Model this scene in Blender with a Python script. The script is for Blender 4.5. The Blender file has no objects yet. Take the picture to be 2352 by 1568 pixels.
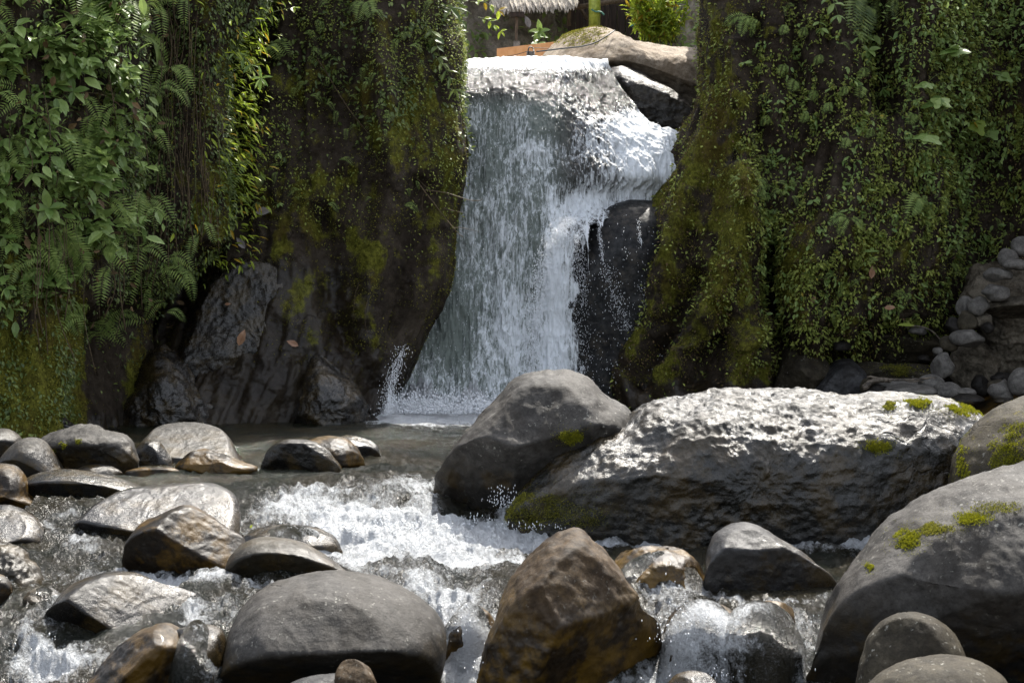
import bpy, math, random
import numpy as np

# ------------------------------------------------------------------ camera, sky, sun, exposure
C = bpy.context.scene
F = 4573.0                      # focal length in units of a 2352-wide picture
CAMZ = 2.2
PITCH = math.atan((784 - 625) / F)
cam_d = bpy.data.cameras.new('camera')
cam = bpy.data.objects.new('camera', cam_d)
C.collection.objects.link(cam)
cam_d.sensor_width = 36.0
cam_d.lens = 36.0 * F / 2352
cam_d.clip_start = 0.5
cam_d.clip_end = 500
cam.location = (0, 0, CAMZ)
cam.rotation_euler = (math.radians(90) - PITCH, 0, 0)
cam_d.dof.use_dof = True
cam_d.dof.focus_distance = 27.0
cam_d.dof.aperture_fstop = 6.0
C.camera = cam

SUN_EL, SUN_AZ = 54.0, 20.0     # azimuth measured from +Y (upstream) towards +X
w = bpy.data.worlds.new('World')
C.world = w
w.use_nodes = True
wn = w.node_tree.nodes
wl = w.node_tree.links
bg = wn['Background']
sky = wn.new('ShaderNodeTexSky')
sky.sky_type = 'NISHITA'
sky.sun_disc = False
sky.sun_elevation = math.radians(SUN_EL)
sky.sun_rotation = math.radians(SUN_AZ)
sky.air_density = 1.0
sky.dust_density = 3.0
hs = wn.new('ShaderNodeHueSaturation')      # thin bright cloud: a paler, less blue sky
hs.inputs['Saturation'].default_value = 0.38
wl.new(sky.outputs[0], hs.inputs['Color'])
wl.new(hs.outputs[0], bg.inputs[0])
bg.inputs[1].default_value = 0.15

sd = bpy.data.lights.new('sun', 'SUN')
sd.energy = 3.6
sd.angle = math.radians(0.5)
sd.color = (1.0, 0.95, 0.86)
so = bpy.data.objects.new('sun', sd)
C.collection.objects.link(so)
ce, se = math.cos(math.radians(SUN_EL)), math.sin(math.radians(SUN_EL))
ca, sa = math.cos(math.radians(SUN_AZ)), math.sin(math.radians(SUN_AZ))
from mathutils import Vector
so.rotation_euler = Vector((sa * ce, ca * ce, se)).to_track_quat('Z', 'Y').to_euler()
so.location = (0, 20, 30)
C.view_settings.view_transform = 'Standard'
C.view_settings.look = 'None'
C.view_settings.exposure = 1.4
C.view_settings.gamma = 1.0
C.render.engine = 'CYCLES'
C.cycles.max_bounces = 6
C.cycles.diffuse_bounces = 3
C.cycles.glossy_bounces = 3
C.cycles.transmission_bounces = 4
C.cycles.transparent_max_bounces = 6
C.cycles.sample_clamp_indirect = 4.0
C.cycles.use_denoising = True

# ------------------------------------------------------------------ helpers
rng = np.random.default_rng(7)
CP, SP = math.cos(PITCH), math.sin(PITCH)

def P(x, y, Y):
    """world point seen at picture position (x, y) at depth Y"""
    x, y, Y = np.broadcast_arrays(np.asarray(x, float), np.asarray(y, float), np.asarray(Y, float))
    a = (x - 1176) / F
    b = -(y - 784) / F
    dy = CP + b * SP
    dz = -SP + b * CP
    t = Y / dy
    return np.stack([a * t, Y, CAMZ + dz * t], -1)

def proj(V):
    d = V - np.array([0, 0, CAMZ])
    f = d[..., 1] * CP - d[..., 2] * SP
    u = d[..., 1] * SP + d[..., 2] * CP
    return 1176 + F * d[..., 0] / f, 784 - F * u / f

WY = np.array([9, 12, 14, 15, 15.6, 16.3, 17, 18.3, 19, 20, 21, 60])
WZ = np.array([-1.5, -1.3, -1.12, -1.0, -.75, -.5, -.43, -.38, -.2, -.03, 0, 0])
def wlev(Y): return np.interp(Y, WY, WZ)
_ys = np.linspace(36, 10, 900)
_rows = proj(np.stack([0 * _ys, _ys, wlev(_ys)], -1))[1]
def Yrow(y): return float(np.interp(y, _rows, _ys))

def _h(ix, iy, iz, s):
    n = (ix.astype(np.uint32) * np.uint32(374761393) + iy.astype(np.uint32) * np.uint32(668265263)
         + iz.astype(np.uint32) * np.uint32(2147483647) + np.uint32((s * 144269 + 1013) & 0xffffffff))
    n = (n ^ (n >> np.uint32(13))) * np.uint32(1274126177)
    n = (n ^ (n >> np.uint32(15))) * np.uint32(2246822519)
    n = n ^ (n >> np.uint32(16))
    return n.astype(np.float64) / 2147483647.5 - 1.0

def vnoise(p, s=0):
    i = np.floor(p).astype(np.int64)
    f = p - i
    f = f * f * f * (f * (f * 6 - 15) + 10)
    x, y, z = i[..., 0], i[..., 1], i[..., 2]
    r = 0
    for dx in (0, 1):
        wx = f[..., 0] if dx else 1 - f[..., 0]
        for dy in (0, 1):
            wy = f[..., 1] if dy else 1 - f[..., 1]
            for dz in (0, 1):
                wz = f[..., 2] if dz else 1 - f[..., 2]
                r = r + wx * wy * wz * _h(x + dx, y + dy, z + dz, s)
    return r

ROT = np.array([[0.00, 0.80, 0.60], [-0.80, 0.36, -0.48], [-0.60, -0.48, 0.64]])
def fbm(p, o=4, s=0, g=0.5, ridged=False):
    a, r, t = 1.0, 0, 0
    for k in range(o):
        n = vnoise(p, s + k * 17)
        if ridged: n = 1 - 2 * np.abs(n)
        r = r + a * n
        t += a
        a *= g
        p = (p * 2.03) @ ROT.T + 11.3
    return r / t

def sstep(a, b, x):
    t = np.clip((x - a) / (b - a), 0, 1)
    return t * t * (3 - 2 * t)

def unit(v): return v / (np.linalg.norm(v, axis=-1, keepdims=True) + 1e-9)

def tag(o, label, cat, group=None, kind=None):
    o['label'] = label
    if cat: o['category'] = cat
    if group: o['group'] = group
    if kind: o['kind'] = kind
    return o

def mesh_np(name, V, faces, mat, parent=None, smooth=True, attrs=None, loc=None):
    """faces: int array (m,3) or (m,4); V in world coordinates"""
    V = np.asarray(V, float).reshape(-1, 3)
    if not isinstance(faces, (list, tuple)): faces = [faces]
    faces = [np.asarray(f, np.int32) for f in faces if len(f)]
    if parent is not None:
        off = np.array(parent['_o'])
    else:
        off = np.array(loc if loc is not None else ((V[:, 0].min() + V[:, 0].max()) / 2, (V[:, 1].min() + V[:, 1].max()) / 2, V[:, 2].min()))
    me = bpy.data.meshes.new(name)
    me.vertices.add(len(V))
    me.vertices.foreach_set('co', (V - off).astype(np.float32).ravel())
    nl = sum(f.size for f in faces)
    nf = sum(len(f) for f in faces)
    me.loops.add(nl)
    me.loops.foreach_set('vertex_index', np.concatenate([f.ravel() for f in faces]))
    me.polygons.add(nf)
    tot = np.concatenate([np.full(len(f), f.shape[1], np.int32) for f in faces])
    st = np.concatenate([[0], np.cumsum(tot)[:-1]]).astype(np.int32)
    me.polygons.foreach_set('loop_start', st)
    me.polygons.foreach_set('use_smooth', np.full(nf, smooth, bool))
    for k, a in (attrs or {}).items():
        at = me.attributes.new(k, 'FLOAT', 'POINT')
        at.data.foreach_set('value', np.asarray(a, np.float32).ravel())
    me.update(calc_edges=True)
    me.validate()
    me.materials.append(mat)
    o = bpy.data.objects.new(name, me)
    C.collection.objects.link(o)
    if parent is not None: o.parent = parent
    else:
        o.location = off
    o['_o'] = [float(v) for v in off]
    return o

def empty(name, loc, label, cat, group=None):
    o = bpy.data.objects.new(name, None)
    C.collection.objects.link(o)
    o.location = loc
    o.empty_display_size = 0.1
    o['_o'] = [float(v) for v in loc]
    return tag(o, label, cat, group)

def gridfaces(nv, nu, closed=False):
    i = np.arange(nv - 1)[:, None] * nu
    j = np.arange(nu if closed else nu - 1)[None]
    j2 = (j + 1) % nu
    return np.stack([i + j, i + j2, i + nu + j2, i + nu + j], -1).reshape(-1, 4)

def cr(pts, n, ax=3):
    """Catmull-Rom through pts, resampled to n points evenly by length of the first ax dims"""
    p = np.asarray(pts, float)
    p = np.concatenate([[2 * p[0] - p[1]], p, [2 * p[-1] - p[-2]]])
    out = []
    for k in range(1, len(p) - 2):
        t = np.linspace(0, 1, 16, endpoint=False)[:, None]
        a, b, c, d = p[k - 1], p[k], p[k + 1], p[k + 2]
        out.append(0.5 * (2 * b + (c - a) * t + (2 * a - 5 * b + 4 * c - d) * t ** 2 + (3 * b - a - 3 * c + d) * t ** 3))
    out.append(p[-2][None])
    q = np.concatenate(out)
    L = np.concatenate([[0], np.cumsum(np.linalg.norm(np.diff(q[:, :ax], axis=0), axis=1))])
    s = np.linspace(0, L[-1], n)
    return np.stack([np.interp(s, L, q[:, k]) for k in range(q.shape[1])], -1)

def normals(G):
    du = np.gradient(G, axis=1)
    dv = np.gradient(G, axis=0)
    n = np.cross(du, dv)
    n /= np.linalg.norm(n, axis=-1, keepdims=True) + 1e-9
    return n

def sheet(rows, nu, nv):
    """rows: [(y, [(x, Y), ...]), ...] -> grid of world points (nv, nu, 3)"""
    R = []
    for y, cols in rows:
        pts = np.array([P(x, y, Y) for x, Y in cols])
        R.append(cr(pts, nu))
    R = np.array(R).reshape(len(rows), -1)
    ys = np.array([r[0] for r in rows], float)
    R = np.concatenate([ys[:, None] * 0.02, R], 1)
    q = cr(R, nv, 1)
    return q[:, 1:].reshape(nv, nu, 3)

def tube(pts, r, n=6, cap=True):
    """pts (k,3), r scalar or (k,) -> verts, faces(quads)"""
    pts = np.asarray(pts, float)
    k = len(pts)
    r = np.broadcast_to(np.asarray(r, float), (k,))
    t = np.gradient(pts, axis=0)
    t /= np.linalg.norm(t, axis=1, keepdims=True) + 1e-9
    up = np.array([0.13, 0.31, 0.94]) if abs(t[:, 2]).mean() < 0.8 else np.array([0.94, 0.31, 0.13])
    a = np.cross(t, up); a /= np.linalg.norm(a, axis=1, keepdims=True) + 1e-9
    b = np.cross(t, a)
    th = np.arange(n) / n * 2 * math.pi
    V = pts[:, None] + r[:, None, None] * (np.cos(th)[None, :, None] * a[:, None] + np.sin(th)[None, :, None] * b[:, None])
    fs = gridfaces(k, n, True)
    V = V.reshape(-1, 3)
    if cap:
        c0, c1 = len(V), len(V) + 1
        V = np.concatenate([V, pts[:1], pts[-1:]])
        j = np.arange(n); j2 = (j + 1) % n
        tri = np.concatenate([np.stack([j2, j, np.full(n, c0)], -1), np.stack([(k - 1) * n + j, (k - 1) * n + j2, np.full(n, c1)], -1)])
        return V, [fs, tri]
    return V, [fs]

def merge(parts):
    """list of (V, [faces...]) -> V, [quads, tris]"""
    Vs, q, t, o = [], [], [], 0
    for V, fs in parts:
        for f in fs:
            f = np.asarray(f)
            if len(f): (q if f.shape[1] == 4 else t).append(f + o)
        Vs.append(V); o += len(V)
    r = []
    if q: r.append(np.concatenate(q))
    if t: r.append(np.concatenate(t))
    return np.concatenate(Vs), r

def box(p0, p1):
    x0, y0, z0 = p0; x1, y1, z1 = p1
    V = np.array([(x0, y0, z0), (x1, y0, z0), (x1, y1, z0), (x0, y1, z0), (x0, y0, z1), (x1, y0, z1), (x1, y1, z1), (x0, y1, z1)], float)
    return V, [np.array([(0, 3, 2, 1), (4, 5, 6, 7), (0, 1, 5, 4), (1, 2, 6, 5), (2, 3, 7, 6), (3, 0, 4, 7)])]

# ------------------------------------------------------------------ materials
class N:
    def __init__(s, name):
        s.m = bpy.data.materials.new(name); s.m.use_nodes = True
        s.t = s.m.node_tree; s.t.nodes.clear()
        s.out = s.n('ShaderNodeOutputMaterial')
        s.co = s.n('ShaderNodeTexCoord').outputs['Object']
        s.rnd = s.n('ShaderNodeObjectInfo').outputs['Random']
    def n(s, typ, **kw):
        d = s.t.nodes.new(typ)
        for k, v in kw.items(): setattr(d, k, v)
        return d
    def L(s, a, b):
        if hasattr(a, 'is_output') or hasattr(a, 'links'): s.t.links.new(a, b)
        else: b.default_value = a
        return s
    def map(s, sc, off=0):
        d = s.n('ShaderNodeMapping')
        s.L(s.co, d.inputs[0]); d.inputs['Scale'].default_value = sc if isinstance(sc, tuple) else (sc,) * 3
        d.inputs['Location'].default_value = (off, off * 1.7, off * .6)
        return d.outputs[0]
    def noise(s, sc, det=4, ro=.55, dist=0, off=0):
        d = s.n('ShaderNodeTexNoise')
        s.L(s.map(sc, off), d.inputs['Vector'])
        d.inputs['Scale'].default_value = 1; d.inputs['Detail'].default_value = det
        d.inputs['Roughness'].default_value = ro; d.inputs['Distortion'].default_value = dist
        return d.outputs['Fac']
    def voro(s, sc, feature='F1', off=0, rand=1):
        d = s.n('ShaderNodeTexVoronoi', feature=feature)
        s.L(s.map(sc, off), d.inputs['Vector']); d.inputs['Scale'].default_value = 1
        d.inputs['Randomness'].default_value = rand
        return d.outputs['Distance']
    def ss(s, v, a, b, lo=0., hi=1.):
        d = s.n('ShaderNodeMapRange', interpolation_type='SMOOTHSTEP')
        s.L(v, d.inputs[0])
        for i, x in enumerate((a, b, lo, hi)): d.inputs[i + 1].default_value = x
        return d.outputs[0]
    def ma(s, op, a, b=0.5, c=None, clamp=False):
        d = s.n('ShaderNodeMath', operation=op, use_clamp=clamp)
        s.L(a, d.inputs[0]); s.L(b, d.inputs[1])
        if c is not None: s.L(c, d.inputs[2])
        return d.outputs[0]
    def mix(s, f, a, b):
        d = s.n('ShaderNodeMix', data_type='RGBA')
        s.L(f, d.inputs[0])
        s.L(a if not isinstance(a, tuple) else (*a, 1), d.inputs[6]); s.L(b if not isinstance(b, tuple) else (*b, 1), d.inputs[7])
        return d.outputs[2]
    def fmix(s, f, a, b):
        d = s.n('ShaderNodeMix', data_type='FLOAT')
        s.L(f, d.inputs[0]); s.L(a, d.inputs[2]); s.L(b, d.inputs[3])
        return d.outputs[0]
    def at(s, name):
        d = s.n('ShaderNodeAttribute', attribute_name=name)
        return d.outputs['Fac']
    def bump(s, h, st, dist, prev=None):
        d = s.n('ShaderNodeBump')
        s.L(h, d.inputs['Height']); d.inputs['Strength'].default_value = st; d.inputs['Distance'].default_value = dist
        if prev: s.L(prev, d.inputs['Normal'])
        return d.outputs[0]
    def bsdf(s, col, rough, nrm=None, spec=.5, **kw):
        b = s.n('ShaderNodeBsdfPrincipled')
        s.L(col if not isinstance(col, tuple) else (*col, 1), b.inputs['Base Color']); s.L(rough, b.inputs['Roughness'])
        s.L(spec, b.inputs['Specular IOR Level'])
        if nrm: s.L(nrm, b.inputs['Normal'])
        for k, v in kw.items(): s.L(v, b.inputs[k.replace('_', ' ')])
        return b.outputs[0]
    def done(s, sh):
        s.L(sh, s.out.inputs[0]); return s.m

def upness(m):
    g = m.n('ShaderNodeNewGeometry')
    x = m.n('ShaderNodeSeparateXYZ'); m.L(g.outputs['Normal'], x.inputs[0])
    return x.outputs['Z']

def mat_rock(name, dark, light, moss=(.07, .075, .012), mossy=0.0, algae=(.045, .030, .010), dry=.55, wet=.2, pit=.5, lichen=0.3, sc=1.0, coat=0.0, bumpd=.02, specw=.27):
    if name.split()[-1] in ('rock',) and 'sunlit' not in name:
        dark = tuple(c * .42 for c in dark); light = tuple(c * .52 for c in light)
    m = N(name)
    n1 = m.noise(1.6 * sc, 6, .6); n2 = m.noise(9 * sc, 8, .7, off=3); n3 = m.noise(45 * sc, 5, .7, off=7)
    v = m.ma('ADD', m.ma('MULTIPLY', n1, .5), m.ma('MULTIPLY', n2, .5))
    col = m.mix(m.ss(v, .36, .64), dark, light)
    col = m.mix(m.ma('MULTIPLY', m.ss(n3, .45, .7), .45), col, tuple(c * .35 for c in dark))
    # pale lichen flecks
    lf = m.ma('MULTIPLY', m.ss(m.noise(26 * sc, 3, .6, off=13), .62, .68), m.ss(m.noise(2.2 * sc, 3, .5, off=19), .42, .6))
    col = m.mix(m.ma('MULTIPLY', lf, lichen), col, (.42, .41, .36))
    wetm = m.at('a1')
    wm = m.ss(m.ma('ADD', wetm, m.ma('MULTIPLY', m.ma('SUBTRACT', n2, .5), .9)), .3, .7)
    al = m.ma('MULTIPLY', m.ss(m.noise(3.3 * sc, 5, .65, off=23), .42, .6), wm)
    col = m.mix(m.ma('MULTIPLY', wm, .62), col, tuple(c * .5 for c in dark))
    col = m.mix(m.ma('MULTIPLY', al, .8), col, algae)
    mn = m.noise(2.6 * sc, 8, .72, off=31)
    ma_ = m.ma('ADD', m.at('a2'), mossy)
    mm = m.ss(m.ma('ADD', ma_, m.ma('MULTIPLY', m.ma('SUBTRACT', mn, .5), 1.6)), .42, .62)
    mcol = m.mix(m.ss(m.noise(18, 5, .7, off=5), .35, .65), tuple(c * .45 for c in moss), tuple(c * 1.35 for c in moss))
    mcol = m.mix(m.ma('MULTIPLY', m.ss(m.noise(1.1, 4, .6, off=41), .48, .66), .6), mcol, (.075, .045, .016))
    col = m.mix(mm, col, mcol)
    r = m.fmix(wm, dry + .22, wet + .12)
    r = m.ma('ADD', r, m.ma('MULTIPLY', m.ma('SUBTRACT', n3, .5), .22))
    r = m.fmix(mm, r, .95)
    vd = m.n('ShaderNodeTexVoronoi', feature='DISTANCE_TO_EDGE')
    wv = m.n('ShaderNodeVectorMath', operation='ADD')
    nz_ = m.n('ShaderNodeTexNoise'); m.L(m.map(3.5), nz_.inputs['Vector']); nz_.inputs['Scale'].default_value = 1; nz_.inputs['Detail'].default_value = 4
    sc_ = m.n('ShaderNodeVectorMath', operation='SCALE'); m.L(nz_.outputs['Color'], sc_.inputs[0]); sc_.inputs['Scale'].default_value = .55
    m.L(m.map((1.9 * sc, 1.9 * sc, 2.6 * sc)), wv.inputs[0]); m.L(sc_.outputs[0], wv.inputs[1])
    m.L(wv.outputs[0], vd.inputs['Vector']); vd.inputs['Scale'].default_value = 1
    crk = m.ma('MULTIPLY', m.ss(vd.outputs['Distance'], .0, .022, 1., 0.), m.ss(m.noise(.9 * sc, 3, .5, off=71), .56, .66))
    col = m.mix(m.ma('MULTIPLY', m.ma('MULTIPLY', crk, .7), m.ma('SUBTRACT', 1.0, mm)), col, tuple(c * .2 for c in dark))
    stain = m.ss(m.noise((1.1 * sc, 1.1 * sc, .5 * sc), 5, .65, 1.2, off=83), .44, .62)
    col = m.mix(m.ma('MULTIPLY', m.ma('MULTIPLY', stain, .35), m.ma('SUBTRACT', 1.0, mm)), col, tuple(c * f for c, f in zip(dark, (1.0, .8, .55))))
    b0 = m.bump(m.ma('SUBTRACT', 1.0, crk), .5, bumpd)
    b1 = m.bump(m.noise(7 * sc, 8, .72, off=51), .55, bumpd * 1.6, b0)
    b2 = m.bump(m.voro(16 * sc, off=3), .3 * pit, bumpd * .9, b1)
    b3 = m.bump(m.noise(60, 4, .75, off=61), .35, bumpd * .25, b2)
    mb = m.bump(m.noise(70, 3, .8, off=67), 1.0, .02, b3)
    mx = m.n('ShaderNodeMix', data_type='VECTOR'); m.L(mm, mx.inputs[0]); m.L(b3, mx.inputs[4]); m.L(mb, mx.inputs[5])
    return m.done(m.bsdf(col, r, mx.outputs[1], m.ma('MULTIPLY', m.fmix(mm, m.fmix(wm, .14, specw), .10), 1.0), Coat_Weight=m.ma('MULTIPLY', wm, coat * .35), Coat_Roughness=.09))

M = {}
M['grey'] = mat_rock('dry grey river rock', (.052, .049, .045), (.155, .145, .134), dry=.42, wet=.22, lichen=.5)
M['silver'] = mat_rock('damp silver grey rock', (.040, .039, .040), (.13, .128, .13), dry=.26, wet=.16, lichen=.1, coat=.3, specw=.4)
M['dark'] = mat_rock('wet dark rock', (.013, .0115, .010), (.052, .046, .040), dry=.33, wet=.16, lichen=.1, coat=.3)
M['brown'] = mat_rock('wet brown algae rock', (.020, .014, .009), (.085, .060, .034), algae=(.10, .055, .008), dry=.35, wet=.24, lichen=.15, coat=.12, specw=.2)
M['gold'] = mat_rock('golden brown algae rock', (.032, .020, .010), (.17, .11, .055), algae=(.12, .068, .008), dry=.42, wet=.24, lichen=.3, coat=.15)
M['rough'] = mat_rock('pitted glossy rock', (.014, .015, .011), (.092, .090, .083), dry=.42, wet=.14, pit=1.2, lichen=.35, coat=.2, bumpd=.04, sc=.9, specw=.55, mossy=.06, moss=(.05, .055, .010))
M['foot'] = mat_rock('wet glistening cliff foot', (.010, .0085, .007), (.060, .053, .046), dry=.35, wet=.14, lichen=.3, coat=.6, bumpd=.05, specw=.6, mossy=.07)
M['mossrock'] = mat_rock('mossy grey rock', (.045, .038, .026), (.13, .11, .075), moss=(.17, .14, .012), mossy=.10, dry=.5, lichen=.4)
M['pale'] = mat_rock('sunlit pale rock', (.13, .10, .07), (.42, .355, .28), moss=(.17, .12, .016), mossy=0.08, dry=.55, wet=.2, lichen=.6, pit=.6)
M['conglomerate'] = mat_rock('crumbly conglomerate', (.035, .030, .022), (.18, .155, .12), mossy=.08, dry=.8, wet=.5, pit=1.5, lichen=.1, bumpd=.05)
M['pilestone'] = mat_rock('heaped dry stones', (.048, .045, .041), (.165, .154, .14), dry=.4, wet=.2, lichen=.2)
M['black'] = mat_rock('black wet rock', (.014, .015, .017), (.05, .052, .055), dry=.3, wet=.15, lichen=0, coat=.5, specw=.5)
M['cliff'] = mat_rock('dark damp cliff', (.014, .010, .007), (.062, .048, .034), moss=(.12, .12, .018), mossy=.13, algae=(.028, .02, .01), dry=.6, wet=.2, lichen=.1, coat=.3, sc=.8, bumpd=.05)

def mat_leaf(name, a, b, tr=.35, rough=.42, yel=0.0):
    m = N(name)
    r = m.at('rnd')
    col = m.mix(r, a, b)
    if yel: col = m.mix(m.ss(r, 1 - yel, 1 - yel + .02), col, (.38, .26, .02))
    col = m.mix(m.ma('MULTIPLY', m.ss(m.noise(30, 3, .6), .5, .7), .3), col, tuple(c * .5 for c in a))
    b1 = m.bsdf(col, rough, None, .45)
    t = m.n('ShaderNodeBsdfTranslucent'); m.L(col, t.inputs[0])
    x = m.n('ShaderNodeMixShader'); x.inputs[0].default_value = tr
    m.L(b1, x.inputs[1]); m.L(t.outputs[0], x.inputs[2])
    return m.done(x.outputs[0])

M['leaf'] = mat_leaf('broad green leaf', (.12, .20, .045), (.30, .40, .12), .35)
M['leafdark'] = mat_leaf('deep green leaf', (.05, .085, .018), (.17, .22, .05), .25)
M['fern'] = mat_leaf('fern green', (.12, .19, .035), (.27, .35, .085), .35, .55)
M['cover'] = mat_leaf('creeping cover leaf', (.10, .14, .022), (.38, .43, .09), .3, .6, yel=.015)
M['cover_brown'] = mat_leaf('brown dry cover', (.06, .04, .018), (.17, .11, .05), .2, .8)
M['moss'] = mat_leaf('olive moss tuft', (.08, .09, .012), (.32, .30, .04), .3, .9)
M['mossbright'] = mat_leaf('bright yellow moss', (.13, .145, .008), (.34, .33, .014), .3, .9)
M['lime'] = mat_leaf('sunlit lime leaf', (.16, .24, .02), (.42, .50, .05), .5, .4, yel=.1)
M['deadleaf'] = mat_leaf('fallen brown leaf', (.22, .11, .06), (.34, .19, .11), .1, .35)
M['greyleaf'] = mat_leaf('fallen grey leaf', (.16, .14, .13), (.26, .23, .22), .1, .4)

def mat_plain(name, a, b, sc=20, rough=.7, bump=.01, stretch=(1, 1, 1)):
    m = N(name)
    s = tuple(sc * k for k in stretch)
    n = m.noise(s, 6, .65)
    col = m.mix(m.ss(n, .35, .65), a, b)
    return m.done(m.bsdf(col, rough, m.bump(n, .6, bump), .3))
M['stem'] = mat_plain('brown stem', (.04, .028, .015), (.12, .085, .045), 30)
M['greenstem'] = mat_plain('green stem', (.05, .07, .02), (.12, .14, .045), 30)
M['wood'] = mat_plain('weathered wood', (.05, .035, .022), (.14, .10, .07), 14, stretch=(3, 3, .4))
M['driftwood'] = mat_plain('damp driftwood', (.03, .024, .018), (.16, .13, .10), 12, .45, .02, (.4, 3, 3))
M['darkwood'] = mat_plain('dark hut boards', (.018, .012, .009), (.05, .032, .024), 9, stretch=(3, 1, .3))
M['bamboo'] = mat_plain('green bamboo', (.22, .26, .03), (.38, .42, .07), 12, .35, .002)
M['thatch'] = mat_plain('sunbleached palm thatch', (.26, .22, .18), (.62, .56, .48), 30, .9, .02, (2, 2, .3))
M['orange'] = mat_plain('orange painted concrete', (.72, .34, .14), (.80, .42, .2), 6, .8, .003)
M['concrete'] = mat_plain('grey concrete', (.12, .11, .10), (.24, .22, .2), 9, .8, .01)
M['cable'] = mat_plain('dark cable', (.03, .03, .03), (.06, .06, .06), 5, .5, .001)
M['rope'] = mat_plain('green nylon rope', (.05, .16, .12), (.10, .26, .2), 40, .6, .003)
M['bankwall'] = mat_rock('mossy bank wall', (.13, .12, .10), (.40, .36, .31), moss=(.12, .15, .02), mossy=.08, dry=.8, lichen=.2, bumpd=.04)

# ------------------------------------------------------------------ leaf templates and clouds
T_BROAD = (np.array([(0, 0, 0), (.33, 0, -.03), (.68, 0, -.02), (1, 0, -.12), (.18, .17, .04), (.45, .25, .05), (.75, .16, .0), (.18, -.17, .04), (.45, -.25, .05), (.75, -.16, .0)]),
           np.array([(0, 1, 4), (1, 5, 4), (1, 2, 5), (2, 6, 5), (2, 3, 6), (0, 7, 1), (1, 7, 8), (1, 8, 2), (2, 8, 9), (2, 9, 3)]))
T_NARROW = (T_BROAD[0] * np.array([1, .55, 1]), T_BROAD[1])
T_SMALL = (np.array([(0, 0, 0), (.5, .27, .06), (1, 0, -.08), (.5, -.27, .06)]), np.array([(0, 2, 1), (0, 3, 2)]))
T_PINNA = (np.array([(0, 0, 0), (.35, .10, .0), (1, 0, -.06), (.35, -.10, .0)]), np.array([(0, 2, 1), (0, 3, 2)]))
_a = np.linspace(-2.5, 2.5, 15)
_rr = 1 + .28 * np.cos(_a * 3.6)
T_LOBED = (np.concatenate([[(0, 0, 0)], [(.12 + .42 * (1 - abs(t) / 2.6) * 1.0 + .42 * r * math.cos(t), .46 * r * math.sin(t), -.10 * abs(t) / 2) for t, r in zip(_a, _rr)]]),
           np.array([(0, i, i + 1) for i in range(1, 15)]))
T_TUFT = (np.array([(0, .25, 0), (0, -.25, 0), (1, 0, .1), (.1, .12, .3), (.1, -.3, .3), (.8, .3, .5)]), np.array([(0, 1, 2), (3, 4, 5)]))

def _unit(v): return v / (np.linalg.norm(v, axis=-1, keepdims=True) + 1e-9)

def leafcloud(T, pos, d, nrm, size):
    d = unit(d); s = unit(np.cross(nrm, d)); n = np.cross(d, s)
    V0, T0 = T
    size = np.broadcast_to(np.asarray(size, float), (len(pos),))
    V = pos[:, None] + size[:, None, None] * (V0[None, :, 0:1] * d[:, None] + V0[None, :, 1:2] * s[:, None] + V0[None, :, 2:3] * n[:, None])
    k = len(V0)
    f = (T0[None] + (np.arange(len(pos)) * k)[:, None, None]).reshape(-1, 3)
    r = np.repeat(rng.random(len(pos)), k)
    return V.reshape(-1, 3), f, r

def clouds(name, lst, mat, parent=None, loc=None, **kw):
    V = np.concatenate([l[0] for l in lst]); o = 0; fs = []
    for l in lst: fs.append(l[1] + o); o += len(l[0])
    return mesh_np(name, V, np.concatenate(fs), mat, parent, False, {'rnd': np.concatenate([l[2] for l in lst])}, loc)

def rv(n): return unit(rng.normal(size=(n, 3)))

# ------------------------------------------------------------------ cliffs (terrain)
class Sheet:
    pass

def pdist(X, Y, pts):
    d = np.full(X.shape, 1e9)
    for (x0, y0), (x1, y1) in zip(pts[:-1], pts[1:]):
        t = np.clip(((X - x0) * (x1 - x0) + (Y - y0) * (y1 - y0)) / ((x1 - x0) ** 2 + (y1 - y0) ** 2), 0, 1)
        d = np.minimum(d, np.hypot(X - x0 - t * (x1 - x0), Y - y0 - t * (y1 - y0)))
    return d
RIDGES = {47: [(.40, 26, [(1655, -50), (1660, 250), (1600, 420), (1545, 600), (1500, 760), (1445, 885)]), (.30, 18, [(1700, 100), (1712, 330), (1690, 480)]), (.45, 26, [(1700, 430), (1675, 600), (1600, 760), (1520, 880)]), (.34, 20, [(1775, 735), (1700, 790), (1680, 850), (1670, 920)]),
               (-.50, 26, [(1610, 640), (1560, 760), (1480, 880)]), (-.7, 26, [(1775, 560), (1785, 700), (1790, 760)]), (-.35, 24, [(1650, 790), (1590, 880)]), (.35, 40, [(1830, 560), (1820, 700), (1850, 780)]), (-.30, 22, [(1745, 60), (1740, 300), (1760, 480)]), (-.8, 40, [(2020, -20), (2030, 90), (2050, 220)]), (-.5, 60, [(2240, 330), (2280, 520), (2250, 640)])],
          23: [(.25, 30, [(1035, 100), (1040, 400), (1015, 650)]), (-.25, 22, [(965, 420), (960, 600), (900, 760)]), (.30, 34, [(860, 60), (900, 400), (850, 700), (800, 880)]), (-.30, 30, [(740, 500), (760, 700), (850, 900)]), (.3, 40, [(640, 200), (600, 420)]), (-.2, 40, [(500, 480), (430, 680)])],
          11: [(-.75, 42, [(395, -150), (385, 200), (350, 470), (300, 620)]), (.35, 34, [(470, 0), (470, 520)]), (-.5, 18, [(160, 880), (158, 1000)]), (.4, 60, [(60, 200), (90, 500)]), (.25, 14, [(170, 760), (165, 980)])]}
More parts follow.
